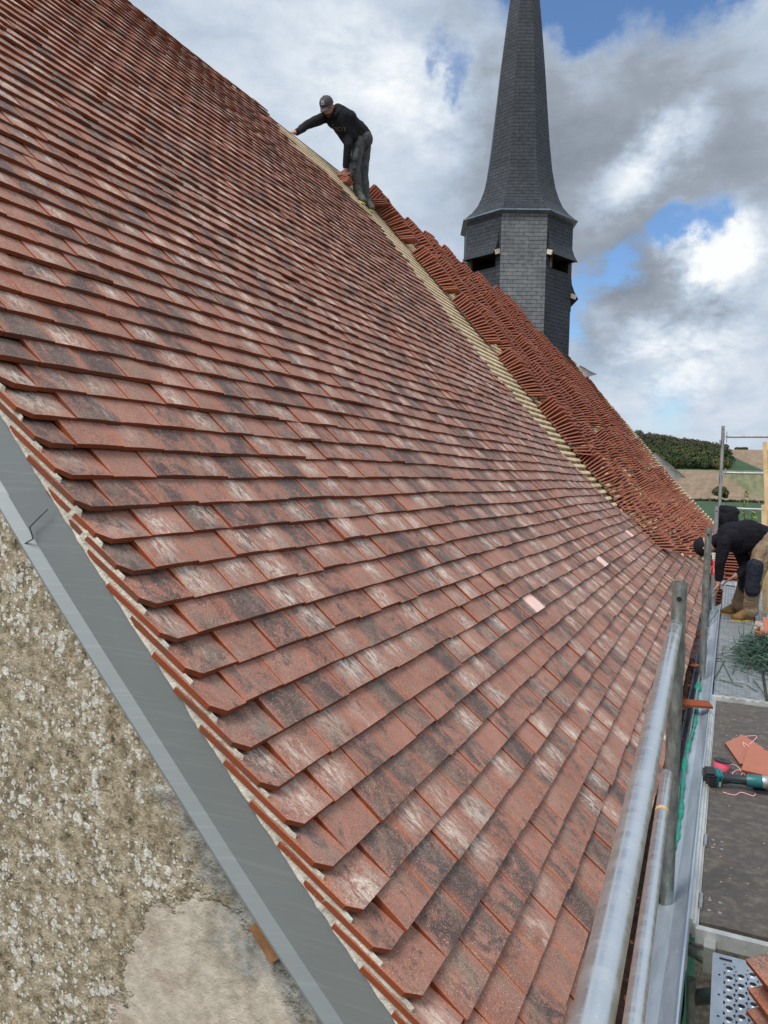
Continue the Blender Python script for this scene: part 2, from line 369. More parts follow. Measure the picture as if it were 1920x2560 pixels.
# gutter dirt
m, t = newmat('gutter_dirt')
p = t.n('ShaderNodeTexCoord').outputs['Object']
a = t.noise(p, 25, 7, .75); b = t.noise(p, 90, 4, .7)
c = t.mix(t.ramp(a, .3, .7), (.055, .035, .028), (.15, .088, .062)); c = t.mix(t.m('MULTIPLY', t.ramp(b, .6, .7), .6), c, (.30, .16, .10))
finish(t, c, .95, 0, t.m('ADD', a, b), 1.0, .012, .2)
# fields
m, t = newmat('fields')
p = t.n('ShaderNodeTexCoord').outputs['Object']; s3 = t.n('ShaderNodeSeparateXYZ', Vector=p); X, Y = s3.outputs[0], s3.outputs[1]
nz = t.noise(p, .012, 6, .6); nf = t.noise(p, .12, 6, .7)
wob = t.m('MULTIPLY', t.m('SUBTRACT', nz, .5), 10.0)
strp = t.noise(t.n('ShaderNodeMapping', Vector=p, Rotation=(0, 0, math.radians(12)), Scale=(1, .04, 1)).outputs[0], .28, 4, .6)
brown = t.mix(t.ramp(nf, .3, .7), (.175, .128, .090), (.25, .185, .13)); brown = t.mix(t.m('MULTIPLY', t.ramp(strp, .4, .62), .35), brown, (.34, .27, .19))
olive = t.mix(t.ramp(strp, .36, .62), (.12, .135, .070), (.185, .190, .105))
green = t.mix(t.ramp(nf, .3, .7), (.034, .066, .036), (.055, .095, .052))
near = t.mix(t.ramp(nf, .3, .7), (.030, .070, .040), (.058, .100, .050))
earth = t.mix(t.ramp(nf, .3, .7), (.10, .085, .05), (.17, .14, .085))
line1 = t.m('ADD', t.m('SUBTRACT', X, t.m('ADD', -11.0, t.m('MULTIPLY', t.m('SUBTRACT', 500.0, Y), .17))), wob)
low = t.mix(t.ramp(line1, -2.0, 2.0), brown, olive)
low = t.mix(t.ramp(Y, 478.0, 500.0, 0, .6), low, olive)
line2 = t.m('SUBTRACT', X, t.m('ADD', 17.0, t.m('MULTIPLY', t.m('SUBTRACT', 500.0, Y), .11)))
up = t.mix(t.ramp(line2, -1.5, 1.5), green, brown)
cc = t.mix(t.ramp(Y, 499.0, 503.0), low, up)
cc = t.mix(t.ramp(Y, 338.0, 343.0), near, cc)
cc = t.mix(t.ramp(Y, 60.0, 110.0), earth, cc)
finish(t, cc, .95, 0, nf, .3, .3, .15)
# woods: tint by clump
m, t = newmat('woods')
at = t.n('ShaderNodeAttribute', dict(attribute_name='rnd')); sx = t.n('ShaderNodeSeparateColor', Color=at.outputs['Color'])
c = t.mix(sx.outputs[0], (.026, .046, .024), (.065, .082, .036)); c = t.mix(t.ramp(sx.outputs[1], .72, .95, 0, .7), c, (.125, .105, .032)); c = t.mix(t.ramp(sx.outputs[2], .3, .9, 0, .85), c, (.085, .066, .050))
p = t.n('ShaderNodeTexCoord').outputs['Object']
finish(t, c, .9, 0, None, spec=.1)

# ------------------------------------------------------------------ mesh builder
WL = {}
class MB:
    def __init__(s): s.v = []; s.f = []; s.m = []; s.uv = []; s.c = []
    def add(s, vs, fs, mat=0, uvs=None, col=(0, 0, 0)):
        o = len(s.v); s.v.extend([tuple(v) for v in vs])
        for k, f in enumerate(fs):
            s.f.append(tuple(i + o for i in f)); s.m.append(mat if not isinstance(mat, (list, tuple)) else mat[k])
            s.uv.append([uvs[i] for i in f] if uvs else [(0, 0)] * len(f)); s.c.append(col)
    def box(s, c, size, ax=None, mat=0, col=(0, 0, 0)):
        c = Vector(c); ax = ax or (Vector((1, 0, 0)), Vector((0, 1, 0)), Vector((0, 0, 1)))
        vs = [c + ax[0] * (a * size[0] / 2) + ax[1] * (b * size[1] / 2) + ax[2] * (d_ * size[2] / 2) for d_ in (-1, 1) for b in (-1, 1) for a in (-1, 1)]
        s.add(vs, [(0, 2, 3, 1), (4, 5, 7, 6), (0, 1, 5, 4), (2, 6, 7, 3), (0, 4, 6, 2), (1, 3, 7, 5)], mat, None, col)
    def beam(s, p0, p1, wd, th, up=(0, 0, 1), mat=0):
        p0 = Vector(p0); p1 = Vector(p1); a = (p1 - p0).normalized(); b = a.cross(Vector(up)).normalized(); c_ = b.cross(a)
        s.box((p0 + p1) / 2, ((p1 - p0).length, wd, th), (a, b, c_), mat)
    def tube(s, pts, r, n=20, mat=0, cap=True, inner=None):
        pts = [Vector(p) for p in pts]; rs = r if isinstance(r, (list, tuple)) else [r] * len(pts)
        rings = []; ref = None
        for i, p in enumerate(pts):
            a = (pts[min(i + 1, len(pts) - 1)] - pts[max(i - 1, 0)]).normalized()
            if ref is None: ref = a.orthogonal().normalized()
            ref = (ref - a * ref.dot(a)).normalized(); b = a.cross(ref)
            rings.append([p + (ref * math.cos(2 * math.pi * k / n) + b * math.sin(2 * math.pi * k / n)) * rs[i] for k in range(n)])
        vs = [v for rg in rings for v in rg]
        fs = [(i * n + k, i * n + (k + 1) % n, (i + 1) * n + (k + 1) % n, (i + 1) * n + k) for i in range(len(pts) - 1) for k in range(n)]
        if inner is None:
            if cap: fs += [tuple(range(n))[::-1], tuple(range((len(pts) - 1) * n, len(pts) * n))]
            s.add(vs, fs, mat)
        else:
            s.add(vs, fs, mat)
            a = (pts[-1] - pts[-2]).normalized()
            e = rings[-1]; c = pts[-1]
            ri = [c + (v - c) * inner for v in e]; rd = [v - a * rs[-1] * 5 for v in ri]
            s.add(e + ri + rd, [(k, (k + 1) % n, n + (k + 1) % n, n + k) for k in range(n)] + [(n + k, n + (k + 1) % n, 2 * n + (k + 1) % n, 2 * n + k) for k in range(n)] + [tuple(range(2 * n, 3 * n))], mat)
            e = rings[0]; s.add(e, [tuple(range(n))[::-1]], mat)
    def prism(s, poly, d0, mat=0):
        n = len(poly); vs = [Vector(q) for q in poly] + [Vector(q) + Vector(d0) for q in poly]
        s.add(vs, [tuple(range(n)), tuple(range(2 * n - 1, n - 1, -1))] + [(i, i + n, (i + 1) % n + n, (i + 1) % n) for i in range(n)], mat)
    def build(s, name, mats, parent=None, loc=(0, 0, 0), smooth=False, auto=None):
        if parent is not None: loc = WL[parent]
        loc = Vector(loc)
        me = bpy.data.meshes.new(name)
        me.from_pydata([(v[0] - loc.x, v[1] - loc.y, v[2] - loc.z) for v in s.v], [], s.f)
        for q in (mats if isinstance(mats, (list, tuple)) else [mats]): me.materials.append(MATS[q])
        me.polygons.foreach_set('material_index', s.m)
        uvl = me.uv_layers.new(name='UVMap'); uvl.data.foreach_set('uv', [x for f in s.uv for q in f for x in q])
        ca_ = me.color_attributes.new('rnd', 'FLOAT_COLOR', 'CORNER')
        ca_.data.foreach_set('color', [x for f, c in zip(s.f, s.c) for _ in f for x in (*c, 1.0)])
        if smooth: me.polygons.foreach_set('use_smooth', [True] * len(s.f))
        me.update(); me.validate()
        if smooth: me.set_sharp_from_angle(angle=math.radians(auto or 40))
        return link(name, me, parent, loc)
def link(name, me, parent=None, loc=(0, 0, 0)):
    o = bpy.data.objects.new(name, me); COL.objects.link(o)
    if parent is not None: o.parent = parent; WL[o] = Vector(WL[parent])
    else: o.location = loc; WL[o] = Vector(loc)
    return o
def tag(o, label=None, cat=None, group=None, kind=None):
    for k, v in (('label', label), ('category', cat), ('group', group), ('kind', kind)):
        if v: o[k] = v
    return o
def thing(name, loc, label, cat, group=None):
    o = bpy.data.objects.new(name, None); COL.objects.link(o); o.location = loc; WL[o] = Vector(loc); o.empty_display_size = .1
    return tag(o, label, cat, group)

# ------------------------------------------------------------------ roof surface
YG, YF = 1.32, 23.0
XR, XE = -4.92, -0.255
def zprof(x):
    z = -1.751 - 1.163 * x
    if x > -1.6: z += .125 * ((x + 1.6) / 1.335) ** 1.7
    return z
_xs = np.linspace(XE, XR, 600); _zs = np.array([zprof(x) for x in _xs])
_ss = np.concatenate([[0], np.cumsum(np.hypot(np.diff(_xs), np.diff(_zs)))]); SMAX = _ss[-1]
def sst(a, b, x): q = min(1, max(0, (x - a) / (b - a))); return q * q * (3 - 2 * q)
def P(s_, y):
    x = float(np.interp(s_, _ss, _xs)); z = float(np.interp(s_, _ss, _zs))
    if s_ > SMAX: x -= (s_ - SMAX) * .652; z += (s_ - SMAX) * .758
    if s_ < 0: x -= s_ * .72; z += s_ * .69
    b = sst(0, 1.35, s_) * (1 - sst(1.5, 4.6, s_))
    d_ = -.03 * b * sst(1.6, 9.5, y)
    d_ += .010 * math.sin(y * 1.9 + s_ * .8) * sst(1.6, 4, y) * sst(.2, 1, s_)
    return Vector((x + d_ * .757, y, z + d_ * .653))
def frame(s_, y, ds=.2):
    o = P(s_, y); u = (P(s_ + ds, y) - o).normalized(); n_ = Vector((0, 1, 0)).cross(u).normalized()
    if n_.z < 0: n_ = -n_
    return o, u, n_
EXP = .098
NC = int(SMAX / EXP)
def s_of_x(x): return float(np.interp(-x, -_xs, _ss))
def yb(s_):
    return float(np.interp(s_, [0, .15, .40, .75, 1.05, 1.3, 2.0, 2.9, 3.9, 4.9, 5.8, 6.05, 6.22, 6.35, 6.5, SMAX], [12.25, 11.5, 10.2, 9.8, 9.5, 8.85, 8.5, 8.3, 8.08, 8.28, 8.30, 8.08, 7.9, 7.5, 7.2, 7.15]))
def slab(mb, O, u, v, n_, L, W, T, col, camb=.0015, clip=0.0, me_=1, mf=0):
    """a clay tile: O = middle of its lower edge (bottom face); u up the slope, v along the course, n_ outward"""
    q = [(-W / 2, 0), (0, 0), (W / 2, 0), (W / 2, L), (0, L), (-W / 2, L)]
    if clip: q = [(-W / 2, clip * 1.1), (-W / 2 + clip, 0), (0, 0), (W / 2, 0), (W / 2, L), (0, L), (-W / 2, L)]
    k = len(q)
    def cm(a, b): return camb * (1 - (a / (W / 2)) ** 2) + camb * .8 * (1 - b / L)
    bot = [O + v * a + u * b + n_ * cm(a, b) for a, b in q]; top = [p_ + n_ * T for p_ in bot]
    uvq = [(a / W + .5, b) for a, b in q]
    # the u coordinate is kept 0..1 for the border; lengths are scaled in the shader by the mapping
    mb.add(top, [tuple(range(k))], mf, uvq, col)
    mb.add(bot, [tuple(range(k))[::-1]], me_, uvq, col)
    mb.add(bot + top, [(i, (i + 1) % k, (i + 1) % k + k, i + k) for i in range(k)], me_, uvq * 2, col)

# the u coordinate of tile_face must be in metres for the patterns: scale inside the material
t = MATS['tile_face'].node_tree
uvn = [n_ for n_ in t.nodes if n_.type == 'UVMAP'][0]
mp = t.nodes.new('ShaderNodeMapping'); mp.inputs['Scale'].default_value = (.165, 1, 1)
t.links.new(uvn.outputs[0], mp.inputs[0])
for l in list(t.links):
    if l.from_node == uvn and l.to_node.type == 'VECT_MATH': s_in = l.to_socket; t.links.remove(l); t.links.new(mp.outputs[0], s_in)

church = thing('church', (-2.6, 12, -9), 'stone church whose steep roof is half covered with new terracotta tiles', 'church')
W_ = .162
mb = MB(); Yv = Vector((0, 1, 0))
holes_at = set()
def rnd3(): return (rng.random(), rng.random(), rng.random())
nt = 0
for i in range(NC + 1):
    s_ = i * EXP
    ye = yb(s_) + rng.uniform(-.12, .12)
    off = (i % 2) * W_ / 2
    y0 = YG + rng.uniform(-.003, .003)
    joints = [y0]
    y_ = y0 + (W_ if off == 0 else W_ * .62)
    while y_ < ye: joints.append(y_); y_ += W_ + rng.uniform(-.002, .003)
    joints.append(y_)
    dj = rng.uniform(-.002, .002)
    for k in range(len(joints) - 1):
        a, b = joints[k], joints[k + 1]; yc = (a + b) / 2
        if (i == NC - 5 and 3.93 < yc < 4.1) or (i == NC - 3 and 6.9 < yc < 7.06): continue
        O, u, n_ = frame(s_ + dj + rng.uniform(-.0035, .0035), yc)
        jit = rng.gauss(0, .0016)
        if rng.random() < .05: jit += .004
        tl = math.radians(rng.gauss(0, .9)); vv = (Yv + n_ * math.sin(tl) * .6 + u * math.sin(tl) * .3).normalized(); vv = (vv - u * vv.dot(u)).normalized()
        n2 = u.cross(vv); n2 = n2 if n2.dot(n_) > 0 else -n2
        tl2 = .14 if k else .26 + rng.uniform(-.01, .01)
        uu = (u - n_ * tl2).normalized(); nn_ = (n2 + u * tl2).normalized()
        T = .0135 + rng.uniform(-.001, .0015)
        L = .215 if i < NC - 1 else .14
        r_ = rnd3()
        if rng.random() < .18: r_ = (1.05 + rng.random() * .25, r_[1] * .6, r_[2])
        if rng.random() < .10: r_ = (r_[0] * .6, 1.1 + rng.random() * .4, r_[2])
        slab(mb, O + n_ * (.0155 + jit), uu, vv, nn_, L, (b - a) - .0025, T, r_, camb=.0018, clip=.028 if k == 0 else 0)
        nt += 1
# eave starter course
for k in range(int((12.2 - YG) / W_)):
    O, u, n_ = frame(-.008, YG + (k + .5) * W_); slab(mb, O - n_ * .002, u, Yv, n_, .15, W_ - .003, .013, rnd3())
roof = mb.build('roof', ['tile_face', 'tile_edge'], church)
roof['label'] = 'weathered terracotta plain tiles laid in courses over the near part'
# three odd bright pink tiles
simple('pink_clay', (.80, .56, .50), .8, var=.08, scale=20)
for x, y in ((-.87, 3.74), (-.885, 6.03), (-.905, 8.38)):
    mb = MB(); s_ = round(s_of_x(x) / EXP) * EXP
    O, u, n_ = frame(s_ + .004, y); slab(mb, O + n_ * .0285 - u * .004, (u - n_ * .14).normalized(), Yv, (n_ + u * .14).normalized(), .102, .158, .0085, (0, 0, 0), me_=0)
    pk = mb.build('replacement_tile', 'pink_clay', roof); pk['label'] = 'pale pink unweathered tile'
# verge: each tile's side edge drops inward behind the next one, mortar pointed between
mb = MB(); mo = MB()
ns = NC * 8; ring = []
for i in range(ns + 1):
    s_ = i * SMAX / ns; O, u, n_ = frame(s_, YG); ph = (s_ / EXP) % 1.0
    nt_ = .0165 - .0255 * ph; j = .004 * noise.noise(Vector((s_ * 30, 0, 3))) + .0025 * noise.noise(Vector((s_ * 90, 2, 3)))
    ring.append([O + n_ * nt_ + Yv * (.008 + j), O + n_ * (nt_ - .006) + Yv * (.0055 + j), O + n_ * -.024 + Yv * (.0055 + j), O + n_ * -.030 + Yv * (.006 + j), O + n_ * (-.036 + .004 * noise.noise(Vector((s_ * 15, 5, 5)))) + Yv * (.0015 + j)])
mo.add([v for r_ in ring for v in r_], [(i * 5 + k, i * 5 + k + 1, i * 5 + k + 6, i * 5 + k + 5) for i in range(ns) for k in range(4)], 0)
mo.build('verge_mortar', 'mortar', church, smooth=True)
# zinc flashing of the verge, in two lapped sheets
fl = MB()
def flash(s0, s1, lift):
    nn = 60; rg = []
    for i in range(nn + 1):
        s_ = s0 + (s1 - s0) * i / nn; O, u, n_ = frame(s_, YG)
        wv = .0012 * math.sin(s_ * 7)
        prof = [(-.024, .032), (-.030, .012), (-.150, .008 + wv), (-.175, -.010 + wv), (-.180, -.010 + wv), (-.180, -.002), (-.15, .024)]
        rg.append([O + n_ * a + Yv * (b - lift) for a, b in prof])
    k = len(rg[0])
    fl.add([v for r_ in rg for v in r_], [(i * k + j, i * k + j + 1, (i + 1) * k + j + 1, (i + 1) * k + j) for i in range(nn) for j in range(k - 1)], 0)
sj = s_of_x(-1.50)
flash(-.05, sj + .03, .0025); flash(sj, SMAX, 0)
vf = fl.build('verge_flashing', 'zinc_verge', church)
mb = MB(); sp_ = [Vector(q) for q in ((-1.4833, 1.312, -0.107), (-1.5435, 1.312, -0.1532), (-1.5314, 1.312, -0.1807), (-1.5751, 1.312, -0.2009))]
for a, b in zip(sp_, sp_[1:]): mb.beam(a, b, .0022, .003, up=(0, 1, 0))
mb.build('lap_seam', 'dark_tube', vf)
# gable wall and church body
mb = MB()
top = []
for i in range(0, 61):
    s_ = SMAX * i / 60; O, u, n_ = frame(s_, YG); q = O - n_ * .17; top.append((q.x, q.z))
xe, ze = top[0]
back = [(2 * XR - x, z) for x, z in top[::-1]]
outl = [(xe, -9.2)] + top + back[1:] + [(back[-1][0], -9.2)]
GW = 1.345
# gable face as a fine grid so that its face is uneven
mb.prism([(x, GW, z) for x, z in outl], (0, .55, 0))
mb.prism([(x, YF - .3, z) for x, z in outl], (0, .3, 0))
for sgn in (0, 1):
    x0 = xe if sgn == 0 else 2 * XR - xe
    mb.box((x0 + (-.25 if sgn == 0 else .25), (GW + YF) / 2, (ze - .2 - 9.2) / 2), (.5, YF - GW - .9, abs(-9.2 - ze + .2)), mat=0)
mb.build('wall', 'gable_render', church)
mb = MB(); wa_, wb_ = Vector((-.905, 1.335, -1.03)), Vector((-.865, 1.335, -1.085))
mb.box(Vector((-.862, 1.362, -1.006)), (.085, .05, .055), (Vector((.66, 0, -.75)), Vector((0, 1, 0)), Vector((.75, 0, .66))))
mb.build('wood_wedge', 'fresh_wood_dark', church)
# underlay, back slope
def sheet(name, mat, s0, s1, y0, y1, off, ns_=30, ny=12, mirror=False, parent=church):
    mb = MB(); vs = []
    for i in range(ns_ + 1):
        for j in range(ny + 1):
            s_ = s0 + (s1 - s0) * i / ns_; y = y0 + (y1 - y0) * j / ny; O, u, n_ = frame(s_, y); q = O + n_ * off
            if mirror: q = Vector((2 * XR - q.x, q.y, q.z))
            vs.append(q)
    mb.add(vs, [(i * (ny + 1) + j, i * (ny + 1) + j + 1, (i + 1) * (ny + 1) + j + 1, (i + 1) * (ny + 1) + j) for i in range(ns_) for j in range(ny)])
    return mb.build(name, mat, parent, smooth=True)
sheet('underlay', 'underlay', 0, SMAX, YG + .1, YF - .1, -.05)
sheet('back_roof', 'old_tile_back', 0, SMAX, YG, YF, -.01, mirror=True)
# rafters
mb = MB()
yy = 8.0
while yy < YF:
    for i in range(24):
        a = P(SMAX * i / 24, yy); b = P(SMAX * (i + 1) / 24, yy); n_ = frame(SMAX * i / 24, yy)[2]
        mb.beam(a - n_ * .042, b - n_ * .042, .055, .028, up=n_)
    yy += .30
mb.build('rafter', 'rafter_wood', church)['label'] = 'yellowish counter laths running up the slope'
# laths: one part each
for i in range(NC + 1):
    s_ = i * EXP + .055
    if s_ > SMAX: s_ = SMAX - .01
    y0 = max(6.6, yb(i * EXP) - .5); y1 = YF + rng.choice([-.05, .05, .12, .3, .42]) * rng.uniform(.6, 1.1)
    if i < 6: y1 = YF
    mb = MB(); ny = 7; rr = []
    sj_ = s_ + rng.uniform(-.004, .004)
    for j in range(ny + 1):
        y = y0 + (y1 - y0) * j / ny; O, u, n_ = frame(sj_, y)
        rr.append([O + u * a + n_ * b for a, b in ((-.021, -.026), (.021, -.026), (.021, -.001), (-.021, -.001))])
    fs = [(j * 4 + k, j * 4 + (k + 1) % 4, (j + 1) * 4 + (k + 1) % 4, (j + 1) * 4 + k) for j in range(ny) for k in range(4)] + [(3, 2, 1, 0), (ny * 4, ny * 4 + 1, ny * 4 + 2, ny * 4 + 3)]
    mb.add([v for r_ in rr for v in r_], fs)
    mb.build('lath', 'lath_wood', church)
# rolled ends of membrane beyond the far verge
def roll(s0, s1, y, out, curl):
    mb = MB(); vs = []; n1_, n2_ = 10, 14
    for i in range(n1_ + 1):
        for j in range(n2_ + 1):
            s_ = s0 + (s1 - s0) * i / n1_; O, u, n_ = frame(s_, YF); q = j / n2_
            a = q * curl; rad = out / curl
            wv = .03 * noise.noise(Vector((s_ * 5, q * 4, y)))
            vs.append(O + Yv * (y + math.sin(a) * rad) + n_ * (-.05 + (1 - math.cos(a)) * rad * .8 + wv) + Vector((.25 * q * q * (1 - i / n1_), 0, 0)))
    mb.add(vs, [(i * (n2_ + 1) + j, i * (n2_ + 1) + j + 1, (i + 1) * (n2_ + 1) + j + 1, (i + 1) * (n2_ + 1) + j) for i in range(n1_) for j in range(n2_)])
    o = mb.build('loose_membrane', 'membrane', church, smooth=True); return o
roll(s_of_x(-4.05), s_of_x(-4.3), -.05, .20, 2.4); roll(s_of_x(-1.5), s_of_x(-2.1), -.05, .24, 2.6)

# ------------------------------------------------------------------ tile stacks standing on the laths
def pile_mesh(seed, n, flat=1.0):
    r = random.Random(seed); mb = MB(); base = r.uniform(22, 33); s_ = 0; hh = r.uniform(.165, .205)
    for k in range(n):
        f = k / max(1, n - 1)
        ang = math.radians(base * (-.05 + 1.25 * min(1, f * 1.25)) + r.uniform(-2.5, 2.5)) * flat
        wv = Vector((math.cos(ang), 0, math.sin(ang)))     # away from the roof
        th = Vector((-math.sin(ang), 0, math.cos(ang)))
        p0 = Vector((-.652, 0, .757)) * s_
        O = p0 + Vector((0, r.uniform(-.012, .012), 0)) + Vector((.757, 0, .652)) * .004
        h = hh + r.uniform(-.006, .010)
        col = (r.random(), r.random(), r.random())
        # cambered slab: five stations along Y
        L = .262; T = .0145; st = 4; bot = []
        for a in range(st + 1):
            y = -L / 2 + L * a / st; cmb = .0035 * (1 - (2 * a / st - 1) ** 2)
            for b in (0, h): bot.append(O + Vector((0, y, 0)) + wv * b + th * cmb)
        topv = [q + th * T for q in bot]; m_ = len(bot)
        mb.add(bot + topv, [(2 * a, 2 * a + 1, 2 * a + 3, 2 * a + 2) for a in range(st)] + [(m_ + 2 * a, m_ + 2 * a + 2, m_ + 2 * a + 3, m_ + 2 * a + 1) for a in range(st)]
               + [(0, m_, m_ + 1, 1), (2 * st, 2 * st + 1, m_ + 2 * st + 1, m_ + 2 * st)] + [(2 * a, 2 * a + 2, m_ + 2 * a + 2, m_ + 2 * a) for a in range(st)] + [(2 * a + 1, m_ + 2 * a + 1, m_ + 2 * a + 3, 2 * a + 3) for a in range(st)], 0, None, col)
        s_ += r.uniform(.038, .045)
        if r.random() < .04: s_ += .02
    me_o = mb.build('tile_stack', ['tile_stack_clay'])
    me = me_o.data; bpy.data.objects.remove(me_o); return me
PILES = [pile_mesh(100 + k, 17 + k % 5) for k in range(8)]
ones = ['', 'first', 'second', 'third', 'fourth', 'fifth', 'sixth', 'seventh', 'eighth', 'ninth', 'tenth', 'eleventh', 'twelfth', 'thirteenth', 'fourteenth', 'fifteenth', 'sixteenth', 'seventeenth', 'eighteenth', 'nineteenth']
def ordn(n):
    if n < 20: return ones[n]
    t_ = {2: 'twent', 3: 'thirt', 4: 'fort'}[n // 10]
    return t_ + 'ieth' if n % 10 == 0 else t_ + 'y-' + ones[n % 10]
spots = []
ncol = 13
for c_ in range(ncol):
    y = 9.52 + c_ * .78 + rng.uniform(-.05, .05)
    s_top = SMAX - .12 - (0 if c_ < 2 else rng.uniform(0, .12))
    if y > 17.0: s_top = SMAX - .2 - (y - 17.0) * .45
    s_ = s_top - rng.uniform(0, .25) ; row = 0
    lo = .32 + max(0, (11.5 - y)) * .20
    y0_ = y
    while s_ - .70 > lo - .25:
        y = y0_ + (rng.uniform(-.05, .05) if c_ == 0 else rng.uniform(-.26, .26))
        ln = .91 + rng.uniform(-.05, .09)
        row += 1; spots.append((c_, row, y, max(s_ - ln, lo)))
        s_ -= ln
rest = MB()
kept = 0
spots.sort(key=lambda q: q[0])
for (c_, row, y, s_) in spots:
    me = PILES[rng.randrange(8)]
    O, u, n_ = frame(s_, y)
    ang = math.atan2(u.z, -u.x) - math.atan2(.757, .652)
    rot = Matrix.Rotation(ang * .8, 4, 'Y') @ Matrix.Rotation(rng.uniform(-.13, .13), 4, 'Z')
    mat = Matrix.Translation(O + n_ * .004) @ rot
    if kept < 290:
        o = bpy.data.objects.new('tile_stack', me); COL.objects.link(o); o.matrix_world = mat; kept += 1
        tag(o, f'leaning terracotta tile stack, {ordn(row)} from the ridge in {ordn(c_ + 1)} column from bare laths', 'tile stack', 'loose tile stacks leaning on the roof laths')
    else:
        vs = [mat @ v.co for v in me.vertices]; rest.add(vs, [tuple(p_.vertices) for p_ in me.polygons], 0, None, (rng.random(),) * 3)
if rest.v:
    o = rest.build('tile_stacks', 'tile_stack_clay'); tag(o, 'far mass of loose tile stacks near the far end of the roof', 'tile stacks', None, 'stuff')
# the small pile by the roofer's hand, and one behind his foot
def loose_pile(name, loc, n, rotz, label, cat='tile pile', tilt=0.0, fan=.06, mats=('tile_stack_clay', 'tile_stack_clay'), seed=1, size=(.165, .27), dz=.019):
    r = random.Random(seed); root = thing(name, loc, label, cat)
    for k in range(n):
        mb = MB(); a = rotz + r.uniform(-fan, fan) * 2
        u = Vector((math.cos(a), math.sin(a), 0)); v = Vector((-math.sin(a), math.cos(a), 0)); n_ = Vector((0, 0, 1))
        q = Matrix.Rotation(tilt + r.uniform(-.03, .03), 3, v)
        u, n2 = q @ u, q @ n_
        O = Vector(loc) + n_ * (k * dz) + u * r.uniform(-.012, .012) + v * r.uniform(-.01, .01)
        slab(mb, O - u * size[1] / 2, u, v, n2, size[1], size[0], .0135, rnd3(), camb=.005)
        mb.build('tile', list(mats), root)
    return root
O, u, n_ = frame(s_of_x(-4.68), 8.78)
loose_pile('tile_pile', tuple(O + Vector((-.03, -.05, -.06))), 5, 0.15, 'small pile of orange tiles under the roofer\'s lowered hand', seed=4, tilt=-.12, dz=.024)
O, u, n_ = frame(s_of_x(-4.55), 9.35)
loose_pile('tile_pile', tuple(O + Vector((.09, 0, .01))), 3, 0.3, 'few orange tiles on the laths behind the roofer\'s shoes', seed=5, tilt=-.1, dz=.024)

# ------------------------------------------------------------------ bell tower
TC = Vector((-4.87, 17.8, 0)); AP = 1.205; Z0, Z1 = .5, 5.80
tower = thing('bell_tower', (TC.x, TC.y, Z0), 'octagonal slate bell tower with tall flared spire rising behind the roof ridge', 'bell tower')
sideL = 2 * AP * math.tan(math.pi / 8)
def fdir(k):
    a = math.radians(22.5 + 45 * k); return Vector((math.sin(a), -math.cos(a), 0)), Vector((math.cos(a), math.sin(a), 0))
OPEN = {-1: (4.60, 4.90), 1: (4.60, 4.90), 2: (3.80, 4.12), 4: (4.6, 4.9), 5: (4.6, 4.9)}
body_d = MB(); body_p = MB()
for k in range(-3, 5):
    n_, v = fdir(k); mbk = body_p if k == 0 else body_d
    def pt(a, z, o=0.0): return TC + n_ * (AP + o) + v * a + Vector((0, 0, z))
    h = sideL / 2
    def quad(a0, a1, z0, z1): mbk.add([pt(a0, z0), pt(a1, z0), pt(a1, z1), pt(a0, z1)], [(0, 1, 2, 3)], 0, [(a0 + k * 3.17, z0), (a1 + k * 3.17, z0), (a1 + k * 3.17, z1), (a0 + k * 3.17, z1)])
    if k in OPEN:
        hood = MB(); void = MB(); wood = MB(); jamb = MB()
        za, zb = OPEN[k]; g = .36
        quad(-h, h, Z0, za); quad(-h, h, zb, Z1); quad(-h, -g, za, zb); quad(g, h, za, zb)
        void.add([pt(-g, za), pt(g, za), pt(g, zb), pt(-g, zb), pt(-g, za, -.5), pt(g, za, -.5), pt(g, zb, -.5), pt(-g, zb, -.5)], [(4, 5, 6, 7), (0, 1, 5, 4), (3, 7, 6, 2), (0, 4, 7, 3), (1, 2, 6, 5)])
        g2 = .44; prof = [(zb + .50, .006), (zb + .28, .03), (zb + .10, .10), (zb - .05, .19)]
        for i in range(3):
            (z_a, o_a), (z_b, o_b) = prof[i], prof[i + 1]
            hood.add([pt(-g2, z_b, o_b), pt(g2, z_b, o_b), pt(g2, z_a, o_a), pt(-g2, z_a, o_a)], [(0, 1, 2, 3)], 0, [(0, z_b), (.88, z_b), (.88, z_a), (0, z_a)])
            for sg in (-1, 1):
                hood.add([pt(sg * g2, z_b, 0), pt(sg * g2, z_b, o_b), pt(sg * g2, z_a, o_a), pt(sg * g2, z_a, 0)], [(0, 1, 2, 3)], 0, [(0, z_b), (o_b, z_b), (o_a, z_a), (0, z_a)])
        hood.add([pt(-g2, zb - .05, .19), pt(g2, zb - .05, .19), pt(g2, zb - .065, .175), pt(-g2, zb - .065, .175)], [(0, 1, 2, 3)], 0)
        hood.add([pt(-g2, zb - .065, .175), pt(g2, zb - .065, .175), pt(g2, zb + .06, .0), pt(-g2, zb + .06, .0)], [(0, 1, 2, 3)], 0)
        for sg in (-1, 1):
            if sg == 1: continue
            jamb.box(pt(sg * (g - .02), (za + zb) / 2, .01), (.04, zb - za, .06), (v, Vector((0, 0, 1)), n_))
            side = 1 if k == -1 else -1
        sd_ = {-1: 1, 1: -1, 2: -1}.get(k, 1)
        wood.beam(pt(sd_ * (g2 + .025), zb + .03, .0), pt(sd_ * (g2 + .025), zb - .02, .13), .04, .10, up=(0, 0, 1))
        hood.build('louvre_hood', 'slate_dark', tower); void.build('belfry_opening', 'dark_void', tower)
        jamb.build('opening_frame', 'dark_wood', tower); wood.build('hood_bracket', 'white_wood', tower)
    else: quad(-h, h, Z0, Z1)
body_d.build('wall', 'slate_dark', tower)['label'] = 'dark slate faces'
body_p.build('wall', 'slate_sheen', tower)['label'] = 'slate face towards the viewer, painted paler for the sky reflection'
mb = MB()
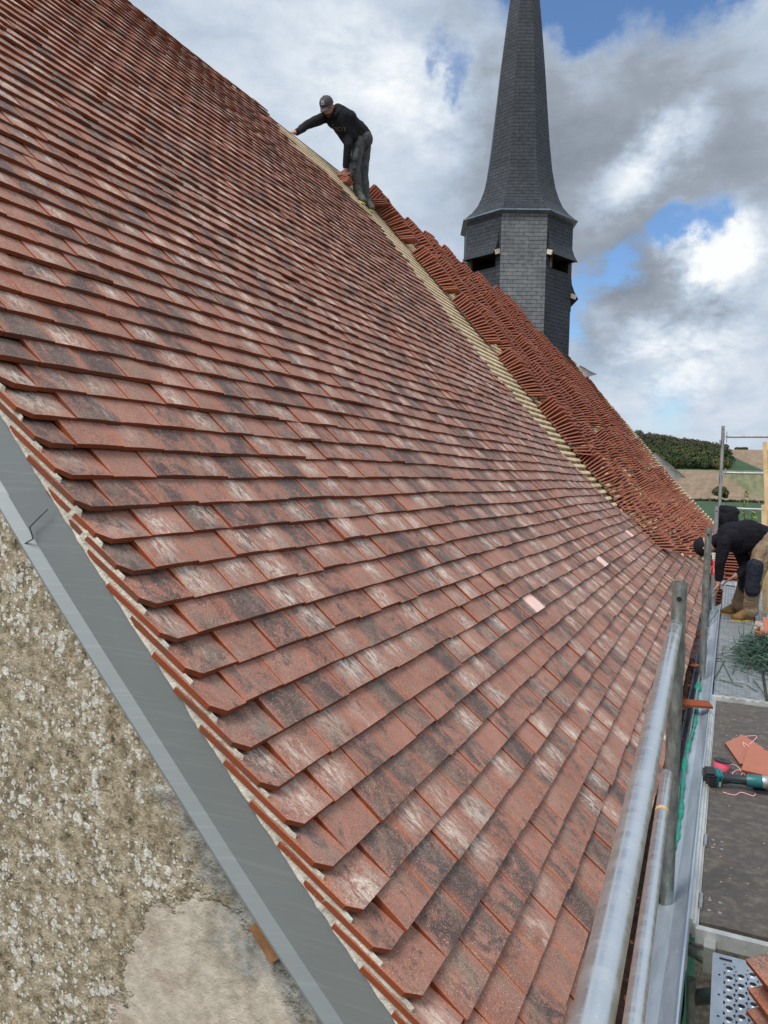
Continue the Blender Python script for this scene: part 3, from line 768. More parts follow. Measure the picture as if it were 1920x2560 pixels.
SP = [(5.66, 1.31), (5.80, 1.325), (5.86, 1.26), (5.98, 1.13), (6.15, 1.00), (6.35, .91), (6.6, .825), (7.0, .745), (7.6, .670), (8.4, .595), (9.4, .505), (10.4, .40), (11.2, .312), (12.4, .19), (14.2, .02)]
for k in range(8):
    n_, v = fdir(k)
    vacc = 0
    for i in range(1, len(SP) - 1):
        (z_a, r_a), (z_b, r_b) = SP[i], SP[i + 1]; dl = math.hypot(z_b - z_a, r_b - r_a)
        r_a *= .975; r_b *= .975; ha, hb = r_a * math.tan(math.pi / 8), r_b * math.tan(math.pi / 8)
        q = [TC + n_ * r_a - v * ha + Vector((0, 0, z_a)), TC + n_ * r_a + v * ha + Vector((0, 0, z_a)), TC + n_ * r_b + v * hb + Vector((0, 0, z_b)), TC + n_ * r_b - v * hb + Vector((0, 0, z_b))]
        mb.add(q, [(0, 1, 2, 3)], 0, [(-ha + k * 2.3, vacc), (ha + k * 2.3, vacc), (hb + k * 2.3, vacc + dl), (-hb + k * 2.3, vacc + dl)]); vacc += dl
mb.build('spire', 'slate_dark', tower)
mb = MB()
for k in range(8):
    n_, v = fdir(k)
    for (ra, za), (rb_, zb) in (((1.30, 5.815), (1.30, 5.785)), ((1.30, 5.785), (1.205, 5.74))):
        ha, hb = ra * math.tan(math.pi / 8), rb_ * math.tan(math.pi / 8)
        mb.add([TC + n_ * ra - v * ha + Vector((0, 0, za)), TC + n_ * rb_ - v * hb + Vector((0, 0, zb)), TC + n_ * rb_ + v * hb + Vector((0, 0, zb)), TC + n_ * ra + v * ha + Vector((0, 0, za))], [(0, 1, 2, 3)])
mb.build('eaves_strip', 'zinc_gutter', tower)

# ------------------------------------------------------------------ gutter and the metal strips along the eave
church_g = church
def strip(name, mat, prof, y0, y1, parent=None, ny=40, wob=0.0, smooth=False):
    mb = MB(); rg = []
    for j in range(ny + 1):
        y = y0 + (y1 - y0) * j / ny; k_ = len(prof)
        rg.append([(x + wob * noise.noise(Vector((y * 6, i * 3.3, 1))), y, z + wob * .4 * noise.noise(Vector((y * 4, i * 2.3, 7)))) for i, (x, z) in enumerate(prof)])
    k_ = len(prof)
    mb.add([v for r_ in rg for v in r_], [(j * k_ + i, j * k_ + i + 1, (j + 1) * k_ + i + 1, (j + 1) * k_ + i) for j in range(ny) for i in range(k_ - 1)])
    return mb.build(name, mat, parent, smooth=smooth)
strip('gutter', 'zinc_gutter', [(-.33, -1.44), (-.30, -1.50), (-.275, -1.555), (-.215, -1.575), (-.165, -1.555), (-.150, -1.515), (-.138, -1.508), (-.134, -1.515), (-.134, -1.54)], .4, 12.6, church, smooth=True)
mb = MB(); rg = []
for j in range(261):
    y = .4 + 6.6 * j / 260; wd = .052 - .035 * sst(3.2, 5.0, y); wd *= 1 + .25 * noise.noise(Vector((y * 7, 2, 2))) + .15 * noise.noise(Vector((y * 28, 5, 2)))
    xl = -.285; xr = -.245 + wd
    row_ = []
    for i in range(7):
        q = i / 6; x = xl + (xr - xl) * q
        row_.append((x, y, -1.548 + .012 * math.sin(q * math.pi) + .010 * noise.noise(Vector((x * 60, y * 30, 3))) - (.02 if i == 6 else 0)))
    rg.append(row_)
mb.add([v for r_ in rg for v in r_], [(j * 7 + i, j * 7 + i + 1, (j + 1) * 7 + i + 1, (j + 1) * 7 + i) for j in range(260) for i in range(6)])
tag(mb.build('gutter_debris', 'gutter_dirt', smooth=True), 'brown dirt and grit lying in the gutter under the eave', 'debris', None, 'stuff')
mb = MB(); r = random.Random(5)
for k in range(420):
    y = r.uniform(2.0, 8.6); x = -.250 + r.gauss(0, .014) + (.0 if y > 4 else .02); s_ = r.uniform(.004, .013)
    a = r.uniform(0, 3.1); mb.box((x, y, -1.545 + s_ * .3), (s_ * 1.6, s_, s_ * .6), (Vector((math.cos(a), math.sin(a), .2)).normalized(), Vector((-math.sin(a), math.cos(a), 0)), Vector((0, 0, 1))))
tag(mb.build('tile_crumbs', 'rubble_orange'), 'small orange tile crumbs scattered along the gutter', 'debris', None, 'stuff')
t_ = strip('toe_board', 'zinc_bright', [(-.185, -1.52), (-.176, -1.500), (-.124, -1.488), (-.086, -1.470), (-.078, -1.452), (-.072, -1.452), (-.070, -1.475), (-.070, -1.62)], .5, 9.7, wob=.0025)
tag(t_, 'long bright metal toe board between the gutter and scaffold deck', 'toe board')

# ------------------------------------------------------------------ scaffold
def post(x, y, zt, zb, label, mat='galv_dull', r_=.0242, collar=None, dark_hole=True, bottom=None):
    root = thing('scaffold_post', (x, y, zb), label, 'scaffold post', 'upright scaffold posts')
    mb = MB(); zs = [zb]
    mb.tube([(x, y, zb), (x + .0005, y, (zb + zt) / 2), (x, y, zt)], r_, 28, inner=.86)
    mb.build('tube', mat, root, smooth=True)
    if collar:
        for cz in collar:
            mb = MB(); mb.tube([(x, y, cz - .055), (x, y, cz + .055)], r_ * 1.12, 24); mb.build('collar', mat, root, smooth=True)
    if dark_hole:
        mb = MB(); dvec = Vector((-x, -y, 0)).normalized(); c = Vector((x, y, zt - .057)) + dvec * (r_ - .001)
        mb.tube([c, c + dvec * .0022], .0085, 16); mb.build('pin_hole', 'dark_void', root)
    return root
P4 = post(-.152, 2.80, -.355, -1.50, 'nearest dull grey scaffold post where the shiny handrail ends', r_=.0245, collar=[-.62])
P3 = post(-.150, 6.10, -.350, -1.50, 'second scaffold post, stained grey with a coupling collar, left of the crouching worker', r_=.0242, collar=[-.80])
P2 = post(-.157, 9.50, -.305, -1.50, 'scaffold post bearing the white and red sticker', r_=.0242, collar=[-.62], mat='galv_far')
P1 = post(-.170, 12.5, .805, -1.50, 'tallest thin scaffold post at the far corner with side rails', r_=.0242, mat='galv_far')
P0 = post(1.40, 12.5, .805, -1.50, 'far right scaffold post at the other end of side rails', r_=.0242, mat='galv_far', dark_hole=False)
# sticker with lettering
def text(body, size, parent, mat, origin, right, up, ext=.0004, font_shear=0.0, name='lettering'):
    cu = bpy.data.curves.new('t', 'FONT'); cu.body = body; cu.size = size; cu.align_x = 'CENTER'; cu.align_y = 'CENTER'; cu.extrude = ext; cu.shear = font_shear
    to = bpy.data.objects.new('t', cu); COL.objects.link(to); dg = bpy.context.evaluated_depsgraph_get()
    me = bpy.data.meshes.new_from_object(to.evaluated_get(dg)); bpy.data.objects.remove(to)
    right = Vector(right).normalized(); up = Vector(up).normalized(); nn = right.cross(up)
    wl = WL[parent]; Rm = Matrix((right, up, nn)).transposed().to_4x4()
    me.transform(Matrix.Translation(Vector(origin) - wl) @ Rm); me.materials.clear(); me.materials.append(MATS[mat]); me.name = name
    return link(name, me, parent)
def stick(z0, z1, mat, letters, lmat, x=-.157, y=9.5, r_=.0256):
    mb = MB(); n = 12; a0 = math.atan2(-y, -x); vs = []
    for z in (z0, z1):
        for k in range(n + 1):
            a = a0 - 1.25 + 2.5 * k / n; vs.append((x + r_ * math.cos(a), y + r_ * math.sin(a), z))
    mb.add(vs, [(k, k + 1, n + 2 + k, n + 1 + k) for k in range(n)]); s_ = mb.build('sticker', mat, P2, smooth=True)
    h = (z1 - z0) / len(letters); dvec = Vector((-x, -y, 0)).normalized()
    for i, ch in enumerate(letters):
        text(ch, h * 1.1, s_, lmat, Vector((x, y, z1 - h * (i + .5))) + dvec * (r_ + .0012), (-dvec.y, dvec.x, 0), (0, 0, 1))
stick(-.915, -.815, 'sticker_white', 'RGC', 'letter_grey'); stick(-1.085, -.916, 'sticker_red', 'MINET', 'letter_pale')
def rail(p0, p1, r_, label, mat, name='guard_rail', cat='guard rail', ends=True):
    root = thing(name, p0, label, cat, 'horizontal guard rails'); mb = MB(); p0, p1 = Vector(p0), Vector(p1); d_ = (p1 - p0).normalized()
    mb.tube([p0, p0.lerp(p1, .5), p1 - d_ * .012, p1 - d_ * .004, p1], [r_, r_, r_, r_ * .93, r_ * .8], 32); mb.build('tube', mat, root, smooth=True); return root
rail((-.106, .35, -.631), (-.160, 2.78, -.505), .0236, 'shiny galvanised top handrail running past the viewer, thickest tube in the photo', 'galv_bright')
rr = rail((-.098, .55, -1.0), (-.162, 2.71, -1.0), .0190, 'lower shiny mid rail with a faded orange band', 'galv_bright')
simple('orange_tape', (.62, .38, .14), .7, var=.25, scale=30)
mb = MB(); q0, q1 = Vector((-.098, .55, -1.0)), Vector((-.162, 2.71, -1.0)); c = q0.lerp(q1, .842); dd_ = (q1 - q0).normalized()
mb.tube([c, c + dd_ * .022], .0194, 24, cap=False); mb.build('painted_band', 'orange_tape', rr, smooth=True)
for z, lb in ((.645, 'upper thin guard rail against the sky at the far scaffold end'), (.105, 'middle thin guard rail against the fields at the far scaffold end'), (-.425, 'low guard rail just above the far stone wall')):
    rt = rail((-.13, 12.48, z), (1.38, 12.48, z), .019, lb, 'galv_far')
    mb = MB(); mb.box((-.148, 12.46, z), (.02, .05, .09)); mb.box((-.115, 12.46, z - .01), (.012, .05, .16)); mb.build('bracket', 'galv_far', rt)
for x_ in (-.20,):
    for z in (.56, .03):
        mb = MB(); mb.box((x_ - .005, 12.47, z), (.022, .04, .07)); mb.build('clip', 'galv_far', P1)
# decks
def deck(name, x0, x1, y0, y1, mat, label, cat='scaffold plank', th=.05, z=-1.5):
    root = thing(name, ((x0 + x1) / 2, y0, z), label, cat); mb = MB(); mb.box(((x0 + x1) / 2, (y0 + y1) / 2, z - th / 2), (x1 - x0, y1 - y0, th)); mb.build('deck_surface', mat, root); return root
d1 = deck('plywood_deck', -.040, .60, 2.74, 5.585, 'phenolic_ply', 'dark brown plywood deck panel under the grinder', 'scaffold deck', th=.012)
mb = MB()
mb.box((-.075, 4.155, -1.497), (.030, 2.93, .05)); mb.box((-.055, 4.155, -1.508), (.012, 2.93, .05)); mb.box((-.046, 4.155, -1.5045), (.008, 2.93, .02))
mb.box((.28, 2.690, -1.518), (.66, .026, .05)); mb.box((.28, 5.625, -1.503), (.74, .05, .05))
fr = mb.build('frame', 'alu_frame', d1)
for y in (2.78, 3.55, 5.0, 5.42):
    mb = MB(); mb.box((-.075, y + .2, -1.4718), (.007, .030, .001)); mb.build('slot', 'dark_void', fr)
for y in (2.86, 3.36):
    mb = MB(); mb.tube([(-.041, y - .05, -1.492), (-.041, y + .05, -1.492)], .007, 10); mb.tube([(-.041, y - .02, -1.492), (-.041, y + .015, -1.492)], .0082, 10); mb.build('hinge', 'grey_metal', d1, smooth=True)
    for xx in (-.012, .022):
        for yy_ in (-.035, .035):
            mb = MB(); mb.tube([(xx, y + yy_, -1.5005), (xx, y + yy_, -1.4982)], .0065, 12); mb.build('rivet', 'grey_metal', d1)
mb = MB()
for k in range(9):
    x = .0 + .06 * k; mb.box((x, 5.61, -1.474), (.02 + .012 * (k % 3), .022, .012))
mb.build('end_hooks', 'alu_frame', d1)
deck('steel_plank', -.062, .262, 5.66, 8.74, 'steel_plank', 'grey perforated steel plank partly covered by green straps')
deck('steel_plank', -.062, .262, 8.78, 11.8, 'corrugated_deck', 'ribbed grey steel plank under the crouching worker\'s boots')
deck('steel_plank', .285, .61, 8.40, 11.8, 'corrugated_deck', 'ribbed steel plank at the far right edge beside the upright lath')
deck('steel_plank', .285, .61, 5.66, 8.36, 'steel_plank', 'right perforated steel plank behind the green straps')
deck('end_plate', -.10, .9, 11.85, 12.35, 'zinc_bright', 'pale metal plate closing the far end of the deck', 'deck plate', th=.06)
# near perforated plank with pressed holes, modelled
pl_ = thing('perforated_plank', (.16, 2.6, -1.5), 'near galvanised plank with rows of raised round holes at bottom right', 'scaffold plank')
mb = MB(); zt = -1.5; x0, x1, y0, y1 = .008, .328, 1.0, 2.575; cw, ch = .032, .048
cols_ = 8; rows_ = 30
bx0 = x0 + .030; by1 = y1 - .045
def holecell(cx, cy, w_, h_, r_, rim):
    N = 12; outer = []; 
    for k in range(N):
        a = 2 * math.pi * k / N; ux, uy = math.cos(a), math.sin(a); s_ = 1 / max(abs(ux), abs(uy)); outer.append((cx + ux * s_ * w_ / 2, cy + uy * s_ * h_ / 2, zt))
    mid = [(cx + r_ * 1.5 * math.cos(2 * math.pi * k / N), cy + r_ * 1.5 * math.sin(2 * math.pi * k / N), zt) for k in range(N)]
    inn = [(cx + r_ * math.cos(2 * math.pi * k / N), cy + r_ * math.sin(2 * math.pi * k / N), zt + rim) for k in range(N)]
    low = [(a, b, zt - .006) for a, b, _ in inn]
    mb.add(outer + mid + inn + low, [(j * N + k, j * N + (k + 1) % N, (j + 1) * N + (k + 1) % N, (j + 1) * N + k) for j in range(3) for k in range(N)], [0] * (2 * N) + [1] * N)
for i in range(cols_):
    for j in range(rows_):
        cy = by1 - ch * (j + .5) - (ch / 2 if i % 2 else 0)
        holecell(bx0 + cw * (i + .5), cy, cw, ch, .0092 if (i % 4) != 0 or True else .004, .0035)
    if i % 2:
        cxx = bx0 + cw * (i + .5); mb.box((cxx, by1 - ch / 4, zt - .001), (cw, ch / 2, .002))
yb_ = by1 - ch * rows_ - ch / 2
mb.box((x0 + .015, (y1 + yb_) / 2, zt - .001), (.030, y1 - yb_, .002)); mb.box((bx0 + cw * cols_ + .014, (y1 + yb_) / 2, zt - .001), (.030, y1 - yb_, .002))
mb.box(((bx0 + bx0 + cw * cols_) / 2, y1 - .0225, zt - .001), (cw * cols_, .045, .002))
mb.box((x0 - .0015, (y1 + yb_) / 2, zt - .028), (.003, y1 - yb_, .056)); mb.box((x0 + .16, y1 + .0015, zt - .028), (.32, .003, .056))
mb.build('deck_surface', ['plank_zinc', 'dark_tube'], pl_)  # hole walls get a darker metal, shade painted into their colour
mb = MB()
for j in range(14): mb.tube([(x0 + .018, y1 - .11 - j * .098, zt + .0002), (x0 + .018, y1 - .11 - j * .098, zt + .0012)], .0035, 10)
mb.box((x0 + .035, y1 - .022, zt + .0006), (.036, .010, .0012)); mb.build('slot', 'dark_void', pl_)
mb = MB(); mb.box((.168, 1.8, -1.548), (.31, 1.5, .003)); mb.build('shade_sheet', 'dark_void', pl_)  # dark sheet added below the open plank to paint shade in the holes
# bracket tubes below the deck
def tubes(name, label, segs, mat, cat='scaffold tube', r_=.0242, group='scaffold tubes below the deck'):
    root = thing(name, segs[0][0], label, cat, group)
    for p0, p1 in segs:
        mb = MB(); mb.tube([p0, p1], r_, 24); mb.build('tube', mat, root, smooth=True)
    return root
br_ = tubes('scaffold_bracket', 'dark horizontal bracket tube with clamp joining near post and deck', [((-.152, 2.80, -1.615), (-.01, 2.66, -1.575))], 'galv_dull', r_=.021)
mb = MB(); mb.box((-.005, 2.66, -1.565), (.035, .055, .085)); mb.build('clamp', 'grey_metal', br_)
tubes('scaffold_brace', 'dark flat diagonal brace below the bracket tube', [((-.20, 2.86, -1.92), (.03, 2.62, -1.66))], 'dark_tube', r_=.024)
tubes('lower_post', 'bright vertical tube seen in the gap under the deck edge', [((-.11, 3.0, -9.0), (-.11, 3.0, -1.66))], 'galv_dull', r_=.0242)
tubes('lower_post', 'second vertical tube under the near deck corner', [((-.06, 2.66, -9.0), (-.06, 2.66, -1.66))], 'galv_dull', r_=.02)
lf = tubes('lower_scaffold', 'lower scaffold frame with pale ledger seen through the gap by the perforated plank', [((-.06, 2.5, -2.6), (.3, 2.5, -2.6)), ((-.03, 2.5, -9.0), (-.03, 2.5, -2.4)), ((-.03, 2.5, -3.1), (.3, 2.3, -3.1))], 'dark_tube')
mb = MB(); mb.box((.03, 1.6, -2.45), (.045, 1.7, .02)); mb.build('ledger', 'alu_frame', lf)
# green netting in the slit and wound round a thin bar
mb = MB(); vs = []; ny = 120
for j in range(ny + 1):
    y = 1.2 + 5.4 * j / ny
    for i in range(5):
        z = -1.53 - i * .16; vs.append((-.055 - .012 + .012 * noise.noise(Vector((y * 5, z * 3, 0))), y, z))
mb.add(vs, [(j * 5 + i, j * 5 + i + 1, j * 5 + i + 6, j * 5 + i + 5) for j in range(ny) for i in range(4)])
tag(mb.build('safety_net', 'green_net', smooth=True), 'green safety netting hanging in the slit beside the plywood deck', 'safety net')
nb = thing('wrapped_bar', (-.16, 3.4, -1.5), 'thin pale bar wound with bright green netting beside the gutter', 'netted bar')
mb = MB(); mb.tube([(-.160, 3.35, -1.50), (-.166, 4.5, -1.49), (-.170, 5.8, -1.47), (-.160, 6.9, -1.44), (-.150, 7.6, -1.42)], .0075, 10); mb.build('bar', 'grey_metal', nb, smooth=True)
mb = MB(); pts = []; rs = []
for j in range(160):
    y = 3.1 + 2.75 * j / 159; q = noise.noise(Vector((y * 3.5, 0, 4))); pts.append((-.158 + .009 * math.sin(y * 4.1), y, -1.478 + .008 * math.sin(y * 3.1 + 1))); rs.append(max(.004, .009 + .006 * q + .003 * math.sin(y * 23) + .002 * math.sin(y * 57)) * (1 + 1.2 * sst(5.5, 5.8, y)))
mb.tube(pts, rs, 10); mb.build('netting', 'green_net', nb, smooth=True)

# ------------------------------------------------------------------ things on the deck
# broken tile across the gutter
mb = MB(); slab(mb, Vector((-.262, 5.10, -1.425)), Vector((.93, .36, -.02)).normalized(), Vector((-.36, .93, .1)).normalized(), Vector((0, -.12, 1)).normalized(), .205, .095, .016, rnd3(), camb=.004)
tag(mb.build('broken_tile', ['tile_edge', 'tile_edge']), 'narrow broken orange tile bridging the gutter and toe board', 'broken tile')
for (x, y, a, s_, lb) in ((-.20, 6.55, .9, .07, 'small brown tile fragment in the gutter beside the third post'), (-.215, 7.9, .3, .12, 'long dark tile fragment lying in the gutter near the worker')):
    mb = MB(); slab(mb, Vector((x - .04, y, -1.52)), Vector((math.cos(a), math.sin(a), .15)).normalized(), Vector((-math.sin(a), math.cos(a), 0)), Vector((-.1, 0, 1)).normalized(), s_, .06, .014, rnd3()); tag(mb.build('tile_fragment', ['rubble_orange', 'tile_edge']), lb, 'tile fragment')
# clay pieces by the grinder
def shard(name, pts, z, th, mats, label, tilt=(0, 0)):
    mb = MB(); poly = [Vector((x, y, z + tilt[0] * (x - pts[0][0]) + tilt[1] * (y - pts[0][1]))) for x, y in pts]; n = len(poly)
    topv = [q + Vector((0, 0, th)) for q in poly]
    mb.add(poly + topv, [tuple(range(n, 2 * n)), tuple(range(n - 1, -1, -1))] + [(i, (i + 1) % n, (i + 1) % n + n, i + n) for i in range(n)], [0, 0] + [1] * n, [(0, 0)] * (2 * n), rnd3())
    return tag(mb.build(name, mats), label, 'broken tile')
shard('broken_tile', [(.022, 4.66), (.095, 4.35), (.12, 4.36), (.135, 4.55), (.225, 4.66), (.115, 4.86)], -1.499, .014, ['clean_clay', 'tile_edge'] if False else ['tile_stack_clay', 'tile_edge'], 'clean orange tile piece with jagged edge and pink string on it')
shard('broken_tile', [(.10, 4.22), (.29, 4.18), (.33, 4.5), (.145, 4.62)], -1.484, .014, ['tile_stack_clay', 'tile_edge'], 'dusty tile piece lying under the grinder head', tilt=(0, .02))
# string spool
sp_ = thing('string_spool', (.004, 4.235, -1.5), 'black spool wound with bright pink string behind the grinder', 'string spool')
mb = MB(); ax = Vector((.10, .08, 1)).normalized(); c = Vector((.006, 4.235, -1.498))
mb.tube([c, c + ax * .004], .042, 28); f2 = c + ax * .052
mb.tube([f2, f2 + ax * .004], .044, 28); mb.build('flange', 'black_plastic', sp_, smooth=True)
mb = MB(); mb.tube([c + ax * .004, c + ax * .02, c + ax * .036, f2], [.034, .038, .037, .034], 24); mb.build('string_core', 'pink_string', sp_, smooth=True)
mb = MB(); mb.tube([f2 + ax * .004, f2 + ax * .0046], .011, 16); mb.build('hub_hole', 'dark_void', sp_)
def curve_tube(pts, r_, mat, name, parent=None, label=None, cat=None, n=8):
    P_ = [Vector(p) for p in pts]; out = []
    for i in range(len(P_) - 1):
        a, b, c_, d_ = P_[max(i - 1, 0)], P_[i], P_[i + 1], P_[min(i + 2, len(P_) - 1)]
        for k in range(8):
            q = k / 8; out.append(.5 * ((2 * b) + (c_ - a) * q + (2 * a - 5 * b + 4 * c_ - d_) * q * q + (3 * b - a - 3 * c_ + d_) * q ** 3))
    out.append(P_[-1]); mb = MB(); mb.tube(out, r_, n); o = mb.build(name, mat, parent, smooth=True)
    if label: tag(o, label, cat)
    return o
curve_tube([(.04, 4.24, -1.46), (.075, 4.27, -1.47), (.105, 4.22, -1.485), (.085, 4.17, -1.492), (.06, 4.2, -1.49), (.09, 4.25, -1.485), (.125, 4.19, -1.49)], .0016, 'rose_string', 'string_tail', sp_)
curve_tube([(.12, 4.62, -1.48), (.115, 4.70, -1.480), (.15, 4.63, -1.481), (.205, 4.58, -1.482)], .0022, 'rose_string', 'loose_string', None, 'short pink string curling on the clean orange tile piece', 'string')
curve_tube([(.145, 4.68, -1.481), (.19, 4.90, -1.495), (.12, 4.87, -1.497), (.10, 4.88, -1.497)], .002, 'rose_string', 'loose_string', None, 'pink string crossing behind the clean tile piece', 'string')
curve_tube([(.02, 3.94, -1.497), (.07, 3.93, -1.497), (.10, 3.98, -1.497), (.15, 3.96, -1.497), (.16, 3.99, -1.497)], .0018, 'rose_string', 'loose_string', None, 'pink string looping in front of the grinder', 'string')
# cordless grinder
gr_ = thing('angle_grinder', (.06, 4.02, -1.5), 'teal and black cordless angle grinder lying on the plywood deck', 'angle grinder')
def rbox(mb, c, size, ax=None, bev=.006, mat=0):
    bm = bmesh.new(); bmesh.ops.create_cube(bm, size=1.0)
    for v in bm.verts: v.co = Vector((v.co.x * size[0], v.co.y * size[1], v.co.z * size[2]))
    bmesh.ops.bevel(bm, geom=list(bm.edges), offset=bev, segments=2, affect='EDGES')
    ax = ax or (Vector((1, 0, 0)), Vector((0, 1, 0)), Vector((0, 0, 1))); c = Vector(c)
    mb.add([c + ax[0] * v.co.x + ax[1] * v.co.y + ax[2] * v.co.z for v in bm.verts], [tuple(v.index for v in f.verts) for f in bm.faces], mat); bm.free()
GA = Vector((.985, .17, .02)).normalized(); GU = Vector((0, -.35, .94)).normalized(); GB = GU.cross(GA).normalized(); GU = GA.cross(GB).normalized()
G0 = Vector((-.045, 4.0, -1.455))
gx = (GA, GB, GU)
mb = MB(); rbox(mb, G0, (.058, .072, .082), gx, .010); bt = mb.build('battery', 'black_plastic', gr_, smooth=True, auto=50)
mb = MB()
for k in range(4): rbox(mb, G0 + GA * (-.008 + k * .010) - GB * .0365 + GU * (-.004), (.003, .003, .05), gx, .0005)
mb.build('vent_rib', 'grey_metal' if False else 'dark_shoe', bt)
mb = MB(); rbox(mb, G0 - GA * .0295 + GU * .005, (.002, .034, .04), gx, .0005); mb.build('plate', 'dark_tube', bt)
mb = MB(); rbox(mb, G0 + GA * .036 - GU * .002, (.018, .070, .078), gx, .005); rbox(mb, G0 + GA * .052 - GU * .002, (.022, .058, .066), gx, .006)
mb.build('battery_shoe', 'teal_plastic', gr_, smooth=True, auto=50)
mb = MB(); rbox(mb, G0 + GA * .043 - GB * .030 - GU * .016, (.014, .003, .030), gx, .0005); mb.build('label_plate', 'white_wood', gr_)
mb = MB(); mb.tube([G0 + GA * .05, G0 + GA * .075, G0 + GA * .10, G0 + GA * .15, G0 + GA * .185, G0 + GA * .20], [.030, .026, .0225, .0225, .026, .028], 20); mb.build('handle', 'black_plastic', gr_, smooth=True)
mb = MB(); rbox(mb, G0 + GA * .118 - GB * .021 + GU * .002, (.055, .004, .008), gx, .002); mb.build('switch', 'teal_plastic', gr_)
mb = MB(); mb.tube([G0 + GA * .165, G0 + GA * .172, G0 + GA * .225, G0 + GA * .235], [.026, .029, .031, .029], 20); mb.build('motor_housing', 'teal_plastic', gr_, smooth=True)
mb = MB(); mb.tube([G0 + GA * .235, G0 + GA * .245, G0 + GA * .27, G0 + GA * .285], [.030, .032, .030, .020], 20); mb.tube([G0 + GA * .262 - GU * .0, G0 + GA * .262 - GU * .045], [.02, .016], 16); mb.build('gear_head', 'grey_metal', gr_, smooth=True)
mb = MB(); hc = G0 + GA * .262 - GU * .040; n_ = 28
mb.tube([hc, hc - GU * .002], .0575, 32); mb.build('cutting_disc', 'dark_shoe', gr_, smooth=True)
mb = MB(); vs = []
for k in range(17):
    a = math.pi * (.62 + 1.0 * k / 16)
    for rr_ in (.02, .066): vs.append(hc + GU * .006 + GA * math.cos(a) * rr_ + GB * math.sin(a) * rr_)
mb.add(vs, [(2 * k, 2 * k + 1, 2 * k + 3, 2 * k + 2) for k in range(16)]); mb.build('disc_guard', 'black_plastic', gr_)
# pile of tiles on the near plank
npile = thing('tile_pile', (.20, 2.15, -1.5), 'fanned pile of dark red tiles on the near perforated plank, bottom right corner', 'tile pile')
for k in range(8):
    zz = -1.492 + k * .0265; a = 1.10 + [.0, .05, -.03, .06, .02, .10, .05, .0][k]
    u = Vector((-math.cos(a), math.sin(a), 0)); v = Vector((math.sin(a), math.cos(a), 0)); n_ = Vector((0, 0, 1)); tl = -.10 - .016 * k
    q = Matrix.Rotation(tl, 3, u); v2, n2 = q @ v, q @ n_
    O = Vector((.292 - .0 * k, 2.03, zz + .010)) + v * [.0, .014, .0, .010, -.004, .012, .004, -.004][k] + u * [0, .006, -.008, .004, .0, -.006, .004, .012][k]
    mb = MB(); slab(mb, O - v2 * 0, u, v2, n2, .27, .165, .0135, rnd3(), camb=.006, clip=.008); tl_ = mb.build('tile', ['tile_face', 'tile_edge'], npile)
    if k == 7:
        hb_ = O + u * .238 - v2 * .028 + n2 * .0165; mb = MB(); mb.box(hb_, (.016, .016, .0012), (u, v2, n2)); mb.build('nail_hole', 'rafter_wood', tl_)
mb = MB(); r = random.Random(44)
for k in range(130):
    x, y = r.uniform(-.03, .30), r.uniform(2.8, 8.6) if k % 3 else r.uniform(4.2, 5.2); z = -1.4985; q = r.uniform(.0015, .005) * (1 if k % 40 else 2.5)
    if y > 5.5 and y < 5.68: continue
    a = r.uniform(0, 3.1); mb.box((x, y, z + q * .2), (q * 1.7, q, q * .7), (Vector((math.cos(a), math.sin(a), 0)), Vector((-math.sin(a), math.cos(a), 0)), Vector((0, 0, 1))))
tag(mb.build('deck_grit', 'rubble_dust'), 'fine mortar and tile grit scattered over the deck boards', 'grit', None, 'stuff')
# green straps: heap of thin strips, uncountable
mb = MB(); r = random.Random(21)
cx, cy = .285, 7.05
for k in range(640):
    a = r.uniform(0, 2 * math.pi); rad = abs(r.gauss(0, .095)); L = r.uniform(.08, .34)
    c = Vector((cx + rad * math.cos(a) * 1.15, cy + rad * math.sin(a) * 3.4, -1.495 + max(0, (.21 - rad * .9)) * r.uniform(0, 1) ** .8))
    th = r.uniform(0, math.pi); el = r.gauss(.10, .25); d_ = Vector((math.cos(th) * math.cos(el), math.sin(th) * math.cos(el), math.sin(el)))
    p0, p1 = c - d_ * L / 2, c + d_ * L / 2
    for p_ in (p0, p1): p_.z = max(p_.z, -1.496)
    bend = Vector((r.gauss(0, .012), r.gauss(0, .02), r.gauss(0, .012))); pm = (p0 + p1) / 2 + bend; pm.z = max(pm.z, -1.495)
    wd = r.uniform(.004, .008); up = Vector((r.gauss(0, 1), r.gauss(0, 1), r.gauss(0, 1)))
    mb.beam(p0, pm, wd, .0018, up); mb.beam(pm, p1, wd, .0018, up)
for (p0, p1) in (((-.06, 7.05, -1.494), (.14, 6.92, -1.494)), ((-.055, 6.15, -1.495), (.14, 6.12, -1.494)), ((-.03, 6.18, -1.494), (.13, 6.03, -1.494)), ((-.03, 6.9, -1.494), (.06, 6.14, -1.494)), ((.0, 7.0, -1.493), (.15, 6.88, -1.494)), ((-.06, 6.2, -1.493), (.0, 6.85, -1.492)),
                 ((.12, 7.2, -1.40), (.10, 7.5, -1.32)), ((.14, 7.3, -1.40), (.145, 7.7, -1.30)), ((.17, 7.1, -1.42), (.23, 7.9, -1.36)), ((.10, 6.9, -1.45), (.06, 6.4, -1.49)), ((.15, 6.1, -1.49), (.22, 5.95, -1.495)), ((.1, 7.0, -1.44), (.06, 7.35, -1.38)), ((.2, 6.3, -1.49), (.27, 5.8, -1.48))):
    mb.beam(p0, p1, .007, .002)
tag(mb.build('green_straps', 'green_strap'), 'tangled heap of cut dark green plastic straps on the steel plank', 'straps', None, 'stuff')
